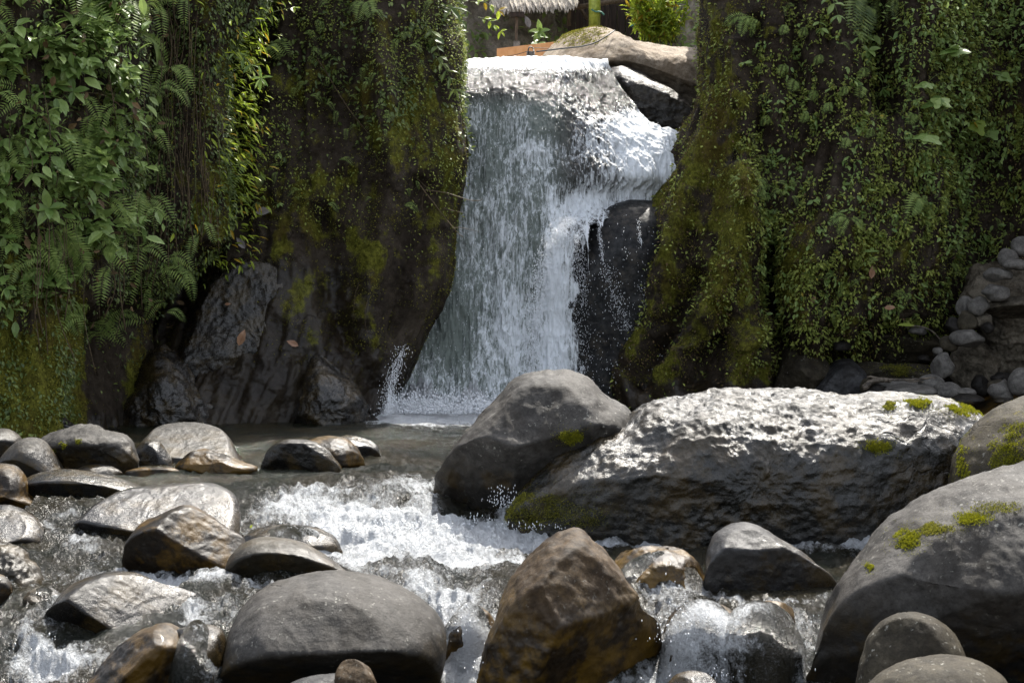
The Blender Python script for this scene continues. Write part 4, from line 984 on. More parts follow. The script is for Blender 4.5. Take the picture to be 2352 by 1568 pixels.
hz = Zb + mound * (.75 + 1.7 * fbm(Pq / np.array([.3, .35, 1]), 4, 411) + .5 * fbm(Pq / .1, 3, 415, ridged=True))
hz = hz + turb * (.085 * fbm(Pq / np.array([.42, .5, 1]), 4, 421) + .055 * fbm(Pq / np.array([.13, .20, 1]), 4, 431, ridged=True)) + (.022 + .016 * sstep(27, 22, Yg)) * fbm(Pq / np.array([.35, .22, 1]), 4, 441)
hz = hz + turb * .10 * np.abs(fbm(Pq / np.array([.9, .5, 1]), 3, 451)) * sstep(21, 19, Yg)
for bn, lift in (('r2', .03), ('r3', .045), ('r4', .045), ('hole', .03), ('r1', -.02), ('ledge', .01), ('l4', .02)):
    b = B[bn]; top = b.G[..., 2].max()
    q_ = ((Xg - b.c[0]) / b.hw / 1.08) ** 2 + ((Yg - b.c[1]) / b.T / 1.12) ** 2
    zt = (top - .45) + .45 * np.sqrt(np.clip(1 - q_, 0, 1)) + lift + .035 * fbm(Pq / np.array([.16, .3, 1]), 4, 471)
    on = (q_ < 1) & (zt > hz)
    hz = np.where(on, zt, hz); foam = np.where(on, foam * .5 + .20, foam)
foam = foam + .5 * turb * (fbm(Pq / np.array([.5, .8, 1]), 4, 461)) * .5
o = mesh_np('stream', np.stack([Xg, Yg, hz], -1).reshape(-1, 3), gridfaces(nY, nX), M['stream'], None, True, {'a1': foam, 'a2': .12 + turb})
tag(o, 'rushing stream with pool, rapids and foam', None, kind='structure')

# ------------------------------------------------------------------ cover on the cliffs (uncountable)
def cover(name, label, s, n, dens, T, size, mat, out=.04, droop=.5, kind='stuff', jit=.7):
    pos, nn = scatter(s, n, dens)
    d = unit(nn * .6 + rv(n) * jit + np.array([0, -.15, -droop]))
    nr = unit(nn * .8 + rv(n) * .5 + np.array([0, -.2, .5]))
    pos = pos + nn * rng.uniform(-.01, out, (n, 1))
    return leafcloud(T, pos, d, nr, rng.uniform(*size, n))
def nz(s, sc, seed, lo=.0): return sstep(-.25, .35, fbm(s.G / sc, 3, seed)) + lo

dD = (nz(cD, .5, 501, .12)) * (.35 + 1.2 * g2(cD.X, cD.Y, 1960, 560, 230, 190) + .8 * sstep(1980, 2150, cD.X) * (cD.Y < 480)) * (1 - .75 * sstep(720, 860, cD.Y)) * (.3 + .7 * sstep(1660, 1760, cD.X)) * (sstep(-.15, .3, fbm(cD.G / .16, 3, 507)) + .08) * (1 - .7 * g2(cD.X, cD.Y, 2290, 500, 60, 200))
dDm = cD.mos.clip(0, 1) ** 1.5 * nz(cD, .3, 503, .1) * (1 - sstep(850, 900, cD.Y))
o = clouds('ground_cover', [cover('', '', cD, 46000, dD, T_SMALL, (.02, .085), None, .07)], M['cover'])
tag(o, 'small green creeping leaves covering the right cliff', None, kind='stuff')
o = clouds('ground_cover', [cover('', '', cD, 11000, dD + .2, T_SMALL, (.02, .06), None, .05)], M['cover_brown'])
tag(o, 'brown dried cover among the green on the right cliff', None, kind='stuff')
o = clouds('moss', [cover('', '', cD, 13000, dDm * (sstep(-.1, .25, fbm(cD.G / .28, 3, 509)) + .03), T_TUFT, (.016, .04), None, .02, .3)], M['cover_brown'])
tag(o, 'rusty dry moss patches on the right cliff edge', None, kind='stuff')
o = clouds('moss', [cover('', '', cD, 42000, dDm, T_TUFT, (.014, .035), None, .012, .2)], M['moss'])
tag(o, 'olive moss furring the right cliff edge and its legs', None, kind='stuff')
dB = (nz(cB, .6, 511, .1)) * (.15 + .9 * sstep(330, 0, cB.Y) + .7 * g2(cB.X, cB.Y, 640, 330, 90, 150) + .5 * g2(cB.X, cB.Y, 1010, 250, 80, 300)) * (1 - sstep(480, 640, cB.Y))
dBm = (cB.mos.clip(0, 1) + .04) * nz(cB, .3, 513, .05) * (1 - sstep(800, 900, cB.Y))
o = clouds('ground_cover', [cover('', '', cB, 15000, dB, T_SMALL, (.02, .06), None, .05)], M['cover'])
tag(o, 'tiny leaves sprinkled over the dark left wall', None, kind='stuff')
o = clouds('moss', [cover('', '', cB, 26000, dBm, T_TUFT, (.012, .03), None, .012, .2)], M['moss'])
tag(o, 'thin moss streaks on the dark left wall', None, kind='stuff')
dA = nz(cA, .5, 521, .15) * (1.0 - .92 * sstep(620, 700, cA.Y) * (cA.X > 165)) * (1 - .6 * sstep(780, 900, cA.Y))
dAm = (cA.mos.clip(0, 1) ** 1.3 + .02) * nz(cA, .3, 523, .1)
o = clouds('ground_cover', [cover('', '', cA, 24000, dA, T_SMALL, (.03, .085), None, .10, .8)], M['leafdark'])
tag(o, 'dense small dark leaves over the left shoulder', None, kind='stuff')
o = clouds('moss', [cover('', '', cA, 30000, dAm, T_TUFT, (.014, .035), None, .015, .3)], M['moss'])
tag(o, 'golden green moss on the left column', None, kind='stuff')
# leafy masses hanging out from the left shoulder
pos, nn = scatter(cA, 2600, (sstep(-.1, .3, fbm(cA.G / .55, 3, 531)) + .04) * sstep(340, 190, cA.X) * sstep(700, 560, cA.Y + .6 * (cA.X - 100)))
off = rng.uniform(.03, 1, (2600, 1)) * (.35 + .6 * fbm(pos / .5, 2, 533))[:, None]
pos = pos + nn * off + rv(2600) * .08
d = unit(nn * .6 + rv(2600) * .9 + np.array([0.1, -.3, -.35])); nr = unit(rv(2600) * .55 + np.array([0, -.35, 1.0]))
o = clouds('foliage', [leafcloud(T_BROAD, pos, d, nr, rng.uniform(.22, .55, 2600) ** 2 * .95)], M['leaf'])
tag(o, 'mass of pale green broad leaves hanging over the left shoulder', None, kind='stuff')
pos, nn = scatter(cA, 1500, g2(cA.X, cA.Y, 500, 300, 60, 220) * (cA.X > 430) + .25 * g2(cA.X, cA.Y, 520, 60, 90, 110) + .15 * g2(cA.X, cA.Y, 440, 560, 60, 60))
pos = pos + nn * rng.uniform(.02, .30, (1500, 1)) + np.array([1, -.5, 0]) * rng.uniform(.0, .42, (1500, 1))
d = unit(nn * .4 + rv(1500) * .7 + np.array([.5, -.3, -.5])); nr = unit(rv(1500) * .5 + np.array([.1, -.2, 1.0]))
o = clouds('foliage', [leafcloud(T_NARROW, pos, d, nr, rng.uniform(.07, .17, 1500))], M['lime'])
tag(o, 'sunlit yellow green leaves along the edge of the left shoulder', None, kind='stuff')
pos, nn = scatter(cD, 1400, nz(cD, .6, 541, .05) * sstep(2020, 2120, cD.X) * sstep(520, 330, cD.Y))
pos = pos + nn * rng.uniform(.02, .4, (1400, 1))
d = unit(nn * .5 + rv(1400) * .9 + np.array([-.1, -.3, -.4])); nr = unit(rv(1400) * .5 + np.array([0, -.3, 1.0]))
o = clouds('foliage', [leafcloud(T_BROAD, pos, d, nr, rng.uniform(.05, .13, 1400))], M['leaf'])
tag(o, 'leafy tangle hanging down the upper right cliff', None, kind='stuff')
pos, nn = scatter(sE, 2600, nz(sE, .8, 551, .05) * (sE.Y > -100) * (sE.Y < 140) * (.25 + g2(sE.X, sE.Y, 1110, 70, 60, 90) + 2.2 * sstep(1400, 1460, sE.X) + .5 * g2(sE.X, sE.Y, 1250, 85, 50, 30)))
pos = pos + nn * rng.uniform(.02, .45, (2600, 1))
d = unit(nn * .6 + rv(2600) + np.array([0, -.3, -.1])); nr = unit(rv(2600) * .5 + np.array([0, -.3, 1.0]))
o = clouds('foliage', [leafcloud(T_BROAD, pos, d, nr, rng.uniform(.08, .24, 2600))], M['leaf'])
tag(o, 'scrubby greenery on the bank behind the waterfall', None, kind='stuff')

L_ = []
for i in range(150):
    if i < 90: s_, xr, yr = cA, (340, 480), (-20, 480)
    else: s_, xr, yr = cA, (40, 330), (0, 620)
    p, q = hit(s_, rng.uniform(*xr), rng.uniform(*yr))
    ln = rng.uniform(.3, 1.5); o0 = rng.uniform(.03, .25)
    c = np.array([p + q * o0, p + q * (o0 + .03) + [rng.normal(0, .04), 0, -ln * .5], p + q * (o0 + .05) + [rng.normal(0, .07), 0, -ln]])
    L_.append(tube(cr(c, 12), rng.uniform(.003, .008), 4))
V, f = merge(L_)
tag(mesh_np('hanging_roots', V, f, M['stem']), 'tangle of thin roots hanging on the left shoulder', None, kind='stuff')
pos, nn = scatter(cA, 190, sstep(420, 250, cA.X) * sstep(760, 600, cA.Y))
o = clouds('foliage', [leafcloud(T_BROAD, pos + nn * rng.uniform(.1, .5, (190, 1)), unit(rv(190) + np.array([0, -.3, -.7])), rv(190) + np.array([0, -.6, .4]), rng.uniform(.06, .17, 190))], M['cover_brown'])
tag(o, 'withered brown leaves scattered in the left greenery', None, kind='stuff')
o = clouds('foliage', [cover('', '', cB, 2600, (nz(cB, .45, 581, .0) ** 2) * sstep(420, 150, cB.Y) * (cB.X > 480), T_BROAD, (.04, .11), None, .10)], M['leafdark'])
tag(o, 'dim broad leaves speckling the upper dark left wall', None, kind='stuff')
o = clouds('foliage', [cover('', '', cD, 2400, (nz(cD, .4, 583, .0) ** 2) * (cD.X > 1740) * (cD.Y < 720), T_BROAD, (.04, .12), None, .12)], M['leaf'])
tag(o, 'scattered broader leaves among the cover of the right cliff', None, kind='stuff')
# ferny undergrowth between the broad leaves
def ferns_mass(s, n, dens, Lr, out):
    pos, nn = scatter(s, n, dens); acc = []
    for p, q in zip(pos, nn):
        L = rng.uniform(*Lr); a = rng.uniform(-1.1, 1.1)
        dr = unit(np.array([math.sin(a), -.35, -.75 * math.cos(a)]))
        p0 = p + q * rng.uniform(*out); p1 = p0 + dr * L
        c = cr([p0, (p0 + p1) / 2 + np.array([0, -.06, .22 * L]), p1], 16)
        t = unit(np.gradient(c, axis=0)); u = np.linspace(0, 1, 16)
        ln = L * .24 * (np.sin(math.pi * (u * .88 + .1)) ** .7)
        face = unit(np.array([.1, -.8, .55]) + rv(1)[0] * .3); side = unit(np.cross(t, face))
        acc.append(leafcloud(T_PINNA, np.concatenate([c, c]), np.concatenate([side + t * .35, -side + t * .35]), np.tile(face, (32, 1)), np.concatenate([ln, ln])))
    return acc
o = clouds('undergrowth', ferns_mass(cA, 210, (sstep(-.1, .3, fbm(cA.G / .6, 3, 571)) + .1) * (sstep(420, 300, cA.X) * sstep(780, 640, cA.Y) + .25 * (cA.Y < 640)), (.25, .6), (.02, .4)), M['fern'])
tag(o, 'ferny undergrowth between the broad leaves on the left shoulder', None, kind='stuff')
o = clouds('undergrowth', ferns_mass(cD, 260, nz(cD, .5, 573, .05) * (cD.X > 1700) * (cD.Y < 760), (.10, .26), (.0, .10)) + ferns_mass(cB, 130, nz(cB, .5, 575, .05) * (cB.Y < 480) * (cB.X > 500) * (cB.X < 1000), (.10, .28), (.0, .10)), M['fern'])
tag(o, 'tiny ferns sprouting among the moss of both walls', None, kind='stuff')

# ------------------------------------------------------------------ single plants
SH = {'A': cA, 'B': cB, 'D': cD, 'E': sE}
def anchor(s, x, y, out=0.0):
    if isinstance(s, str):
        p, n_ = hit(SH[s], x, y)
        return P(x, y, p[1] - out)
    return P(x, y, s - out)
def sprig(label, s, a, b, leafpx, mat='leaf', pairs=4, out=(.05, .35), T=T_BROAD, name='leafy_sprig', cat='plant', whorl=0, up=1.0, droop=.35, group=None):
    p0, p1 = anchor(s, *a, out[0]), anchor(s, *b, out[1])
    L = np.linalg.norm(p1 - p0)
    mid = (p0 + p1) / 2 + np.array([0, -.05, .12 * L])
    c = cr([p0, mid, p1], 14)
    loc = tuple(p0)
    r = empty(name, loc, label, cat, group)
    V, f = tube(c, np.linspace(.008, .003, 14), 5)
    mesh_np('stem', V, f, M['greenstem'], r)
    t = unit(np.gradient(c, axis=0))
    idx = np.linspace(13 if pairs == 1 else 3, 13, pairs).astype(int)
    pos, d, nr, sz = [], [], [], []
    sc = leafpx * p0[1] / F
    for j, i in enumerate(idx):
        sd_ = unit(np.cross(t[i], np.array([0, -.5, .9])))
        if j % 2 and pairs > 1: sd_ = unit(sd_ * .6 + np.cross(t[i], sd_) * .8)
        for sg in (-1, 1):
            pos.append(c[i]); d.append(sd_ * sg + t[i] * .45 + rv(1)[0] * .25 + np.array([0, -.15, -droop])); nr.append(np.array([0, -.55, up]) + rv(1)[0] * .3); sz.append(sc * rng.uniform(.75, 1.1))
    for k in range(whorl):
        an = k / whorl * 2 * math.pi + .4
        pos.append(c[-1]); d.append(np.array([math.cos(an), -.25, math.sin(an) * .8 - .15])); nr.append(np.array([math.cos(an) * -.2, -.9, .6])); sz.append(sc * rng.uniform(.8, 1.1))
    pos.append(c[-1]); d.append(t[-1] + np.array([0, -.2, -.2])); nr.append(np.array([0, -.55, up])); sz.append(sc * .8)
    clouds('leaves', [leafcloud(T, np.array(pos), np.array(d), np.array(nr), np.array(sz))], M[mat], r)
    return r

def fern(label, s, a, tips, mat='fern', k=18, width=.24, name='fern', out=(.03, .22), group=None, r_=.004):
    p0 = anchor(s, *a, out[0])
    r = empty(name, tuple(p0), label, 'fern', group)
    for tx, ty in tips:
        p1 = anchor(s, tx, ty, out[1] + rng.uniform(-.05, .05))
        L = np.linalg.norm(p1 - p0)
        mid = p0 * .5 + p1 * .5 + np.array([0, -.08 * L, .20 * L])
        c = cr([p0, mid, p1], k + 4)
        t = unit(np.gradient(c, axis=0))
        V, f = tube(c, np.linspace(r_, r_ * .3, k + 4), 4)
        i = np.arange(2, k + 3); u = (i - 2) / k
        ln = L * width * (np.sin(math.pi * np.clip(u * .9 + .1, 0, 1)) ** .7 + .08)
        face = unit(np.array([0.05, -.8, .55]) + rv(1)[0] * .25)
        side = unit(np.cross(t[i], face))
        pos = np.concatenate([c[i], c[i]]); d = np.concatenate([side + t[i] * .35, -side + t[i] * .35]) + np.array([0, 0, -.12])
        lv = leafcloud(T_PINNA, pos, d, np.tile(face, (len(pos), 1)) + rv(len(pos)) * .15, np.concatenate([ln, ln]) * rng.uniform(.85, 1.1, len(pos)))
        fo_ = clouds('frond', [lv], M[mat], r)
        mesh_np('rachis', V, f, M['greenstem'], fo_) if False else None
        V2 = V
        ra = mesh_np('midrib', V2, f, M['greenstem'], r)
    return r

fern('arching bright fern jutting from the left shoulder above the dark hollow', 'A', (185, 300), [(255, 352), (225, 300), (150, 345), (215, 345)], width=.26, k=22)
fern('grey green fern hanging high beside the dark gap in the left shoulder', 'A', (318, 90), [(388, 158), (345, 60)], mat='fern')
fern('drooping fern fronds under the top left leaves', 'A', (230, 40), [(245, 125), (205, 120), (270, 95)])
fern('fern trailing its fronds at the lower right of the leaf mass', 'A', (120, 520), [(180, 600), (205, 630), (140, 620)], k=22)
fern('lowest pale fern with long pinnae over the mossy column', 'A', (140, 690), [(200, 735), (185, 775), (160, 720)], width=.22)
fern('fern spreading over the left edge midway up', 'A', (20, 320), [(60, 420), (-10, 400), (80, 360)])
fern('small fern at the left edge low on the shoulder', 'A', (10, 470), [(45, 560), (60, 505)])
fern('dark fern fan in the middle of the left leaf mass', 'A', (150, 400), [(190, 470), (120, 470), (205, 420)])
fern('fern with thin fronds just right of the lower leaf mass', 'A', (150, 600), [(205, 655), (215, 625)], width=.18)
fern('little fern clinging to the lower lip of the left shoulder', 'A', (380, 608), [(428, 618), (420, 600)], width=.3, k=12)
fern('silvery fern frond poking from the sunlit edge', 'A', (475, 395), [(524, 418)], width=.14, k=12)
fern('dim fern high on the dark left wall', 'B', (610, 110), [(665, 130), (640, 142)], k=14)
fern('fern tucked at the top of the dark left wall', 'B', (840, 5), [(800, 30), (855, 45), (820, 52)], k=14)
fern('pale fern branch on the top of the right cliff edge', 'D', (1720, 40), [(1660, 62), (1700, 85)], k=16)
fern('hanging fern below the pale branch on the right cliff edge', 'D', (1740, 45), [(1725, 70), (1695, 60)], k=12)
tinyf = [(720, 470), (930, 640), (1130, 610), (1260, 490), (1250, 620), (1590, 800), (800, 580), (1020, 720), (870, 790), (600, 810), (1310, 890), (1150, 960), (860, 215), (730, 200), (960, 400)]
words = ['leftmost of the striped ferns on the upper dark patch', 'striped fern left of centre of the dark patch', 'largest striped hanging fern in the dark patch', 'long striped fern under the tall dark fronds', 'dull fern right of the largest striped one', 'striped fern beside the big lobed leaves', 'short upright fern below the leftmost striped one', 'small fern low in the dark patch', 'curled little fern lowest in the dark patch', 'yellow green fern spreading left of the dark patch', 'pale fern under the lobed leaves', 'bent fern in the brown gap of the cliff', 'narrow fern near the top of the dark patch', 'faint fern at the top left of the dark patch', 'round tipped fern in the middle of the dark patch']
for (a, b), lb in zip(tinyf, words):
    x, y = 1548 + .3418 * a, .3418 * b
    fern(lb, 'D', (x + 8, y - 12), [(x - 4, y + 16), (x + 9, y + 12)], k=11, width=.30, out=(.02, .12), group='small ferns on the right cliff')
for (x, y), lb in zip([(1985, 60), (1965, 30), (2010, 30), (2050, 10)], ['long dark frond hanging lowest beside the black cleft', 'dark hanging frond left of the lowest one', 'dark frond hanging inside the black cleft', 'dark frond at the top edge over the cleft']):
    fern(lb, 'D', (x + 5, y - 40), [(x - 12, y + 45), (x + 4, y + 40)], mat='leafdark', k=20, width=.16, group='dark fronds by the cleft')
fern('green fern below the lobed leaves near the right edge', 'D', (2120, 455), [(2085, 505), (2100, 500)], k=14)
fern('bright fern on the lower green slope of the right cliff', 'D', (1950, 300 + 200), [(1900, 520), (1925, 545), (1985, 530)], k=14)
fern('low fern on the ledge beside the bright moss', 'D', (2085, 700), [(2060, 722), (2110, 715)], k=10)

sprig('rosette of four pale leaves hanging right of the leaf mass', 'A', (275, 60), (292, 172), 40, pairs=1, whorl=5)
sprig('drooping stem with heart leaves beside the black gap', 'A', (200, 60), (212, 140), 34, pairs=3)
sprig('upright sprig of oval leaves in the upper left mass', 'A', (130, 220), (150, 160), 40, pairs=2, whorl=3)
sprig('spreading whorl of leaves in the centre of the left mass', 'A', (120, 260), (168, 210), 42, pairs=2, whorl=3)
sprig('large leaved stem cut by the left edge near the top', 'A', (-10, 120), (40, 60), 50, pairs=3)
sprig('cluster of wide leaves at the very top left', 'A', (170, -40), (185, 20), 62, pairs=2)
sprig('stem of rounded leaves low in the left mass', 'A', (30, 360), (75, 400), 46, pairs=3)
sprig('rosette of broad leaves near the bottom of the leaf mass', 'A', (60, 520), (112, 478), 48, pairs=1, whorl=5)
sprig('heart leaved stem at the left edge above the moss', 'A', (-10, 540), (25, 560), 40, pairs=3)
sprig('pair of round leaves at the left edge above the mossy column', 'A', (5, 600), (15, 660), 38, pairs=2)
sprig('bushy sprig reaching out over the dark wall', 'A', (520, 120), (600, 180), 30, pairs=4, whorl=5, out=(.1, .5), T=T_NARROW)
sprig('thin bent twig with one lime leaf pointing up', 'A', (560, 90), (672, 18), 22, mat='lime', pairs=1, out=(.1, .3))
sprig('small leafed twig hanging in the black gap', 'A', (240, 215), (335, 270), 16, pairs=4, out=(.2, .4))
sprig('lone stem of narrow leaves below the bright fern', 'A', (100, 430), (190, 330), 20, pairs=5, T=T_NARROW)
sprig('heart shaped leaf pair on the dark left wall', 'B', (655, 345), (640, 352), 22, pairs=1, out=(.02, .1))
sprig('small leaf pair low on the mossy part of the dark wall', 'B', (625, 470), (640, 468), 16, pairs=1, out=(.02, .08))
sprig('glossy leaves overhanging the waterfall lip from the left wall', 'B', (1000, 130), (1045, 205), 34, mat='leafdark', pairs=4, out=(.3, .5), T=T_NARROW)
sprig('big single blade leaf above the waterfall lip', 31.5, (1000, 5), (1035, 18), 62, mat='leafdark', pairs=1, T=T_NARROW)
sprig('dark sprig hanging at the corner of the left wall', 'B', (985, 60), (1010, 130), 30, mat='leafdark', pairs=4, out=(.1, .3))
sprig('yellow leaves on a twig left of the thatched roof', 34.5, (1080, 5), (1145, 25), 24, mat='lime', pairs=4, out=(0, 0))
sprig('yellow leaves dangling before the grey bank', 34.5, (1098, 40), (1150, 72), 20, mat='lime', pairs=4, out=(0, 0))
sprig('pale green plant growing by the wooden post', 42.0, (1235, 108), (1240, 72), 26, pairs=4, whorl=5, out=(0, .3))
sprig('two bluish hanging leaves at the top of the right cliff', 'D', (1900, -10), (1925, 35), 28, pairs=3, out=(.1, .3))
sprig('bluish leaf pair left on the dark patch of the right cliff', 'D', (1880, 50), (1887, 65), 24, pairs=2, out=(.05, .15))
sprig('drooping large leaves over the dark cleft', 'D', (2010, 80), (1995, 115), 34, pairs=2, whorl=3, out=(.1, .4), droop=.8)
sprig('three leaf sprig hanging under the dark cleft', 'D', (2010, 160), (2030, 205), 26, pairs=2, out=(.1, .3), droop=.8)
sprig('tiny heart leaf pair on the lower right cliff', 'D', (2000, 590), (2003, 578), 24, pairs=1, out=(.02, .12))
sprig('rounded leaf pair on the middle slope', 'D', (1862, 470), (1868, 462), 18, pairs=1, whorl=2, out=(.02, .1))
sprig('bluish leaf cluster beside the moss edge', 'D', (1705, 155), (1710, 145), 17, pairs=1, whorl=2, out=(.02, .1))
sprig('compound leaf sprig on the mossy slope', 'D', (1770, 390), (1785, 365), 16, pairs=4, out=(.02, .1))
for lb, a, b, px in [('topmost lobed leaf catching light on the right cliff', (2170, 140), (2185, 112), 52), ('cluster of wide lobed leaves at the centre of the hanging plant', (2200, 185), (2160, 225), 58), ('lobed leaf pointing right near the right edge', (2230, 190), (2300, 170), 46),
                      ('pair of drooping lobed leaves lowest on the hanging plant', (2190, 250), (2130, 310), 50), ('backlit yellow lobed leaf on the right of the hanging plant', (2200, 260), (2240, 280), 48), ('narrow lobed leaf reaching left from the hanging plant', (2180, 180), (2130, 190), 40), ('lobed leaf hanging between the drooping pair and the right edge', (2250, 240), (2275, 300), 44)]:
    sprig(lb, 'D', a, b, px * .8, mat='lime' if 'yellow' in lb else 'leaf', pairs=1, T=T_LOBED, out=(.25, .55), name='lobed_leaf_plant', group='lobed leaves of the hanging plant')
# sunlit lime shrub above the pale rock
r = empty('lime_shrub', tuple(P(1510, 95, 38.6)), 'sunlit lime green shrub behind the pale rock', 'shrub')
st = []
pos = []
for i in range(46):
    a = P(rng.uniform(1475, 1560), 100, 38.6); b = P(rng.uniform(1440, 1580), rng.uniform(-60, 70), rng.uniform(37.9, 38.8))
    c = cr([a, (a + b) / 2 + rv(1)[0] * .08, b], 10); st.append(tube(c, np.linspace(.012, .004, 10), 4))
    for q in c[3:]:
        pos += [q + rv(1)[0] * .05 for _ in range(6)]
V, f = merge(st); mesh_np('stem', V, f, M['greenstem'], r)
pos = np.array(pos)
clouds('leaves', [leafcloud(T_NARROW, pos, rv(len(pos)) + np.array([0, -.3, .1]), rv(len(pos)) * .6 + np.array([0, -.3, .8]), rng.uniform(.10, .22, len(pos)))], M['lime'], r)

# hanging vines, roots and moss strands
def vine(label, s, pts, mat='stem', r=.006, leaves=0, lpx=8, lm='cover', out=.15, wob=.04, cat='vine', name='vine', group=None):
    c = np.array([anchor(s, x, y, out) for x, y in pts])
    if isinstance(s, str) : c[:, 1] = np.minimum(c[:, 1], np.median(c[:, 1]) + .3)
    c = cr(c, 50)
    c = c + wob * np.stack([fbm(np.stack([c[:, 2] * 4 + c[:, 0] * 4, c[:, 0] * 0 + i, c[:, 0] * 0 + pts[0][0]], -1), 3, 5) for i in (0, 3, 7)], -1)
    V, f = tube(c, r * np.linspace(1, .5, 50), 5)
    if leaves:
        rt = empty(name, tuple(c[0]), label, cat, group)
        mesh_np('stem', V, f, M[mat], rt)
        i = rng.integers(2, 50, leaves)
        sc = lpx * c[0, 1] / F
        clouds('leaves', [leafcloud(T_SMALL if lpx < 12 else T_BROAD, c[i] + rv(leaves) * .012, rv(leaves) + np.array([0, -.4, -.3]), rv(leaves) * .5 + np.array([0, -.5, .7]), rng.uniform(.6, 1.2, leaves) * sc)], M[lm], rt)
        return rt
    o = mesh_np(name, V, f, M[mat], None, True)
    return tag(o, label, cat, group)
vine('mossy root hanging straight down the black gap', 'A', [(388, 80), (392, 160), (395, 260), (398, 330), (400, 440)], 'greenstem', .009, 160, 6, 'moss')
vine('second mossy root hanging nearer the sunlit edge', 'A', [(438, 60), (442, 180), (448, 300), (452, 450)], 'greenstem', .009, 160, 6, 'moss')
vine('short mossy strand under the leaf mass', 'A', [(268, 250), (266, 290), (262, 320)], 'greenstem', .012, 90, 7, 'moss')
vine('thin stiff twig crossing the black gap diagonally', 'A', [(215, 90), (250, 180), (265, 225)], 'stem', .006, 0, out=.35, cat='twig', name='twig')
vine('long pale stem arching over the left leaves', 'A', [(90, 90), (170, 55), (250, 5)], 'greenstem', .010, 0, out=.45, cat='branch', name='branch')
vine('thin twig ending in dry seed heads', 'A', [(150, 210), (250, 225), (318, 280)], 'stem', .005, 26, 6, 'cover_brown', out=.4)
vine('thin straight grass blade hanging below the fern', 'A', [(170, 515), (188, 600), (195, 670)], 'greenstem', .004, 0, out=.4, cat='grass blade', name='grass_blade', wob=.01)
vine('pair of hanging stems at the left edge', 'A', [(50, 600), (55, 680), (62, 740)], 'stem', .006, 30, 7, out=.2)
vine('long root streak slanting down the dark wall', 'B', [(725, 130), (840, 300), (960, 410), (990, 437)], 'stem', .011, 0, out=.04, wob=.03, cat='root', name='root')
vine('bare forked branch reaching out before the waterfall', 30.4, [(975, 437), (1030, 444), (1075, 458), (1100, 462), (1110, 455)], 'stem', .011, 0, out=0, cat='branch', name='branch', wob=.03)
vine('lower bare branch bending down in front of the waterfall', 30.4, [(965, 420), (1000, 475), (1045, 530), (1062, 545)], 'stem', .011, 0, out=0, cat='branch', name='branch', wob=.04)
vine('thin side twig off the lower bare branch', 30.4, [(1040, 524), (1065, 524), (1100, 532)], 'stem', .006, 0, out=0, cat='twig', name='twig', wob=.02)
vine('short bare twig between the two branches', 30.4, [(1020, 478), (1040, 484), (1065, 488)], 'stem', .006, 0, out=0, cat='twig', name='twig', wob=.02)
vine('fine twig dangling from the upper bare branch', 30.4, [(975, 440), (968, 475), (982, 505)], 'stem', .005, 0, out=0, cat='twig', name='twig', wob=.02)
for lb, pts in [('leafy vine trailing lowest near the right edge', [(2205, 400), (2215, 470), (2195, 560), (2180, 575)]), ('leafy vine hanging under the drooping lobed leaves', [(2130, 330), (2130, 380), (2150, 430)]), ('curling vine with bright leaves left of the lobed plant', [(2080, 100), (2065, 150), (2085, 210), (2070, 260)]), ('vine full of pale leaves beside the dark cleft', [(2100, 60), (2090, 160), (2110, 240), (2095, 330)]), ('vine hanging below the yellow leaf near the right edge', [(2250, 300), (2235, 360), (2195, 425), (2215, 470)]), ('leafy vine at the upper right corner', [(2330, 20), (2320, 90), (2335, 180)])]:
    vine(lb, 'D', pts, 'greenstem', .008, 60, 13, 'leaf', out=.35, wob=.08, group='vines trailing down the right cliff')
for lb, pts in [('orange root thread on the lower dark wall', [(845, 690), (838, 740), (852, 790)]), ('pale root thread left of the orange one', [(822, 650), (815, 700), (812, 745)])]:
    vine(lb, 'B', pts, 'stem', .004, 0, out=.03, cat='root', name='root')

# fallen leaves
def fallen(label, s, x, y, px, ang, mat='deadleaf', out=.06):
    p = anchor(s, x, y, out)
    sz = px * p[1] / F
    d = np.array([[math.cos(ang), -.1, math.sin(ang)]])
    V, f, r_ = leafcloud(T_BROAD, (p - d[0] * sz * .5)[None], d, np.array([[.1, -1, .35]]), np.array([sz]))
    o = mesh_np('fallen_leaf', V, f, M[mat], None, False, {'rnd': r_}, tuple(p))
    return tag(o, label, 'leaf')
fallen('large brown fallen leaf stuck on the wet grey rock foot', 28.75, 555, 775, 40, 1.2, out=0)
fallen('grey curled leaf lying on the mossy part of the dark wall', 'B', 606, 485, 40, .15, 'greyleaf')
fallen('yellowish torn leaf on the dark wall', 'B', 553, 558, 32, 2.2, 'greyleaf')
fallen('tiny tan leaf above the big brown one', 28.8, 523, 698, 14, .1, out=0)
fallen('tan leaf stuck between the two rock feet', 28.8, 672, 788, 30, 2.7, out=0)
fallen('pinkish dry leaf on the foot of the right cliff', 'D', 2044, 706, 26, .1)
fallen('pale standing dry leaf near the brown cone shaped rock', 'D', 1868, 688, 22, 1.1)
fallen('brown dead leaf hanging on the lower right cliff', 'D', 2003, 625, 30, 1.5)
fallen('white curled leaf on the bank behind the waterfall', 42.6, 1212, 50, 30, 1.9, 'greyleaf')
fallen('small green leaf stranded on the wet ledge', 18.6, 1034 * .5 + 60, 1208, 10, 1.0, 'lime')
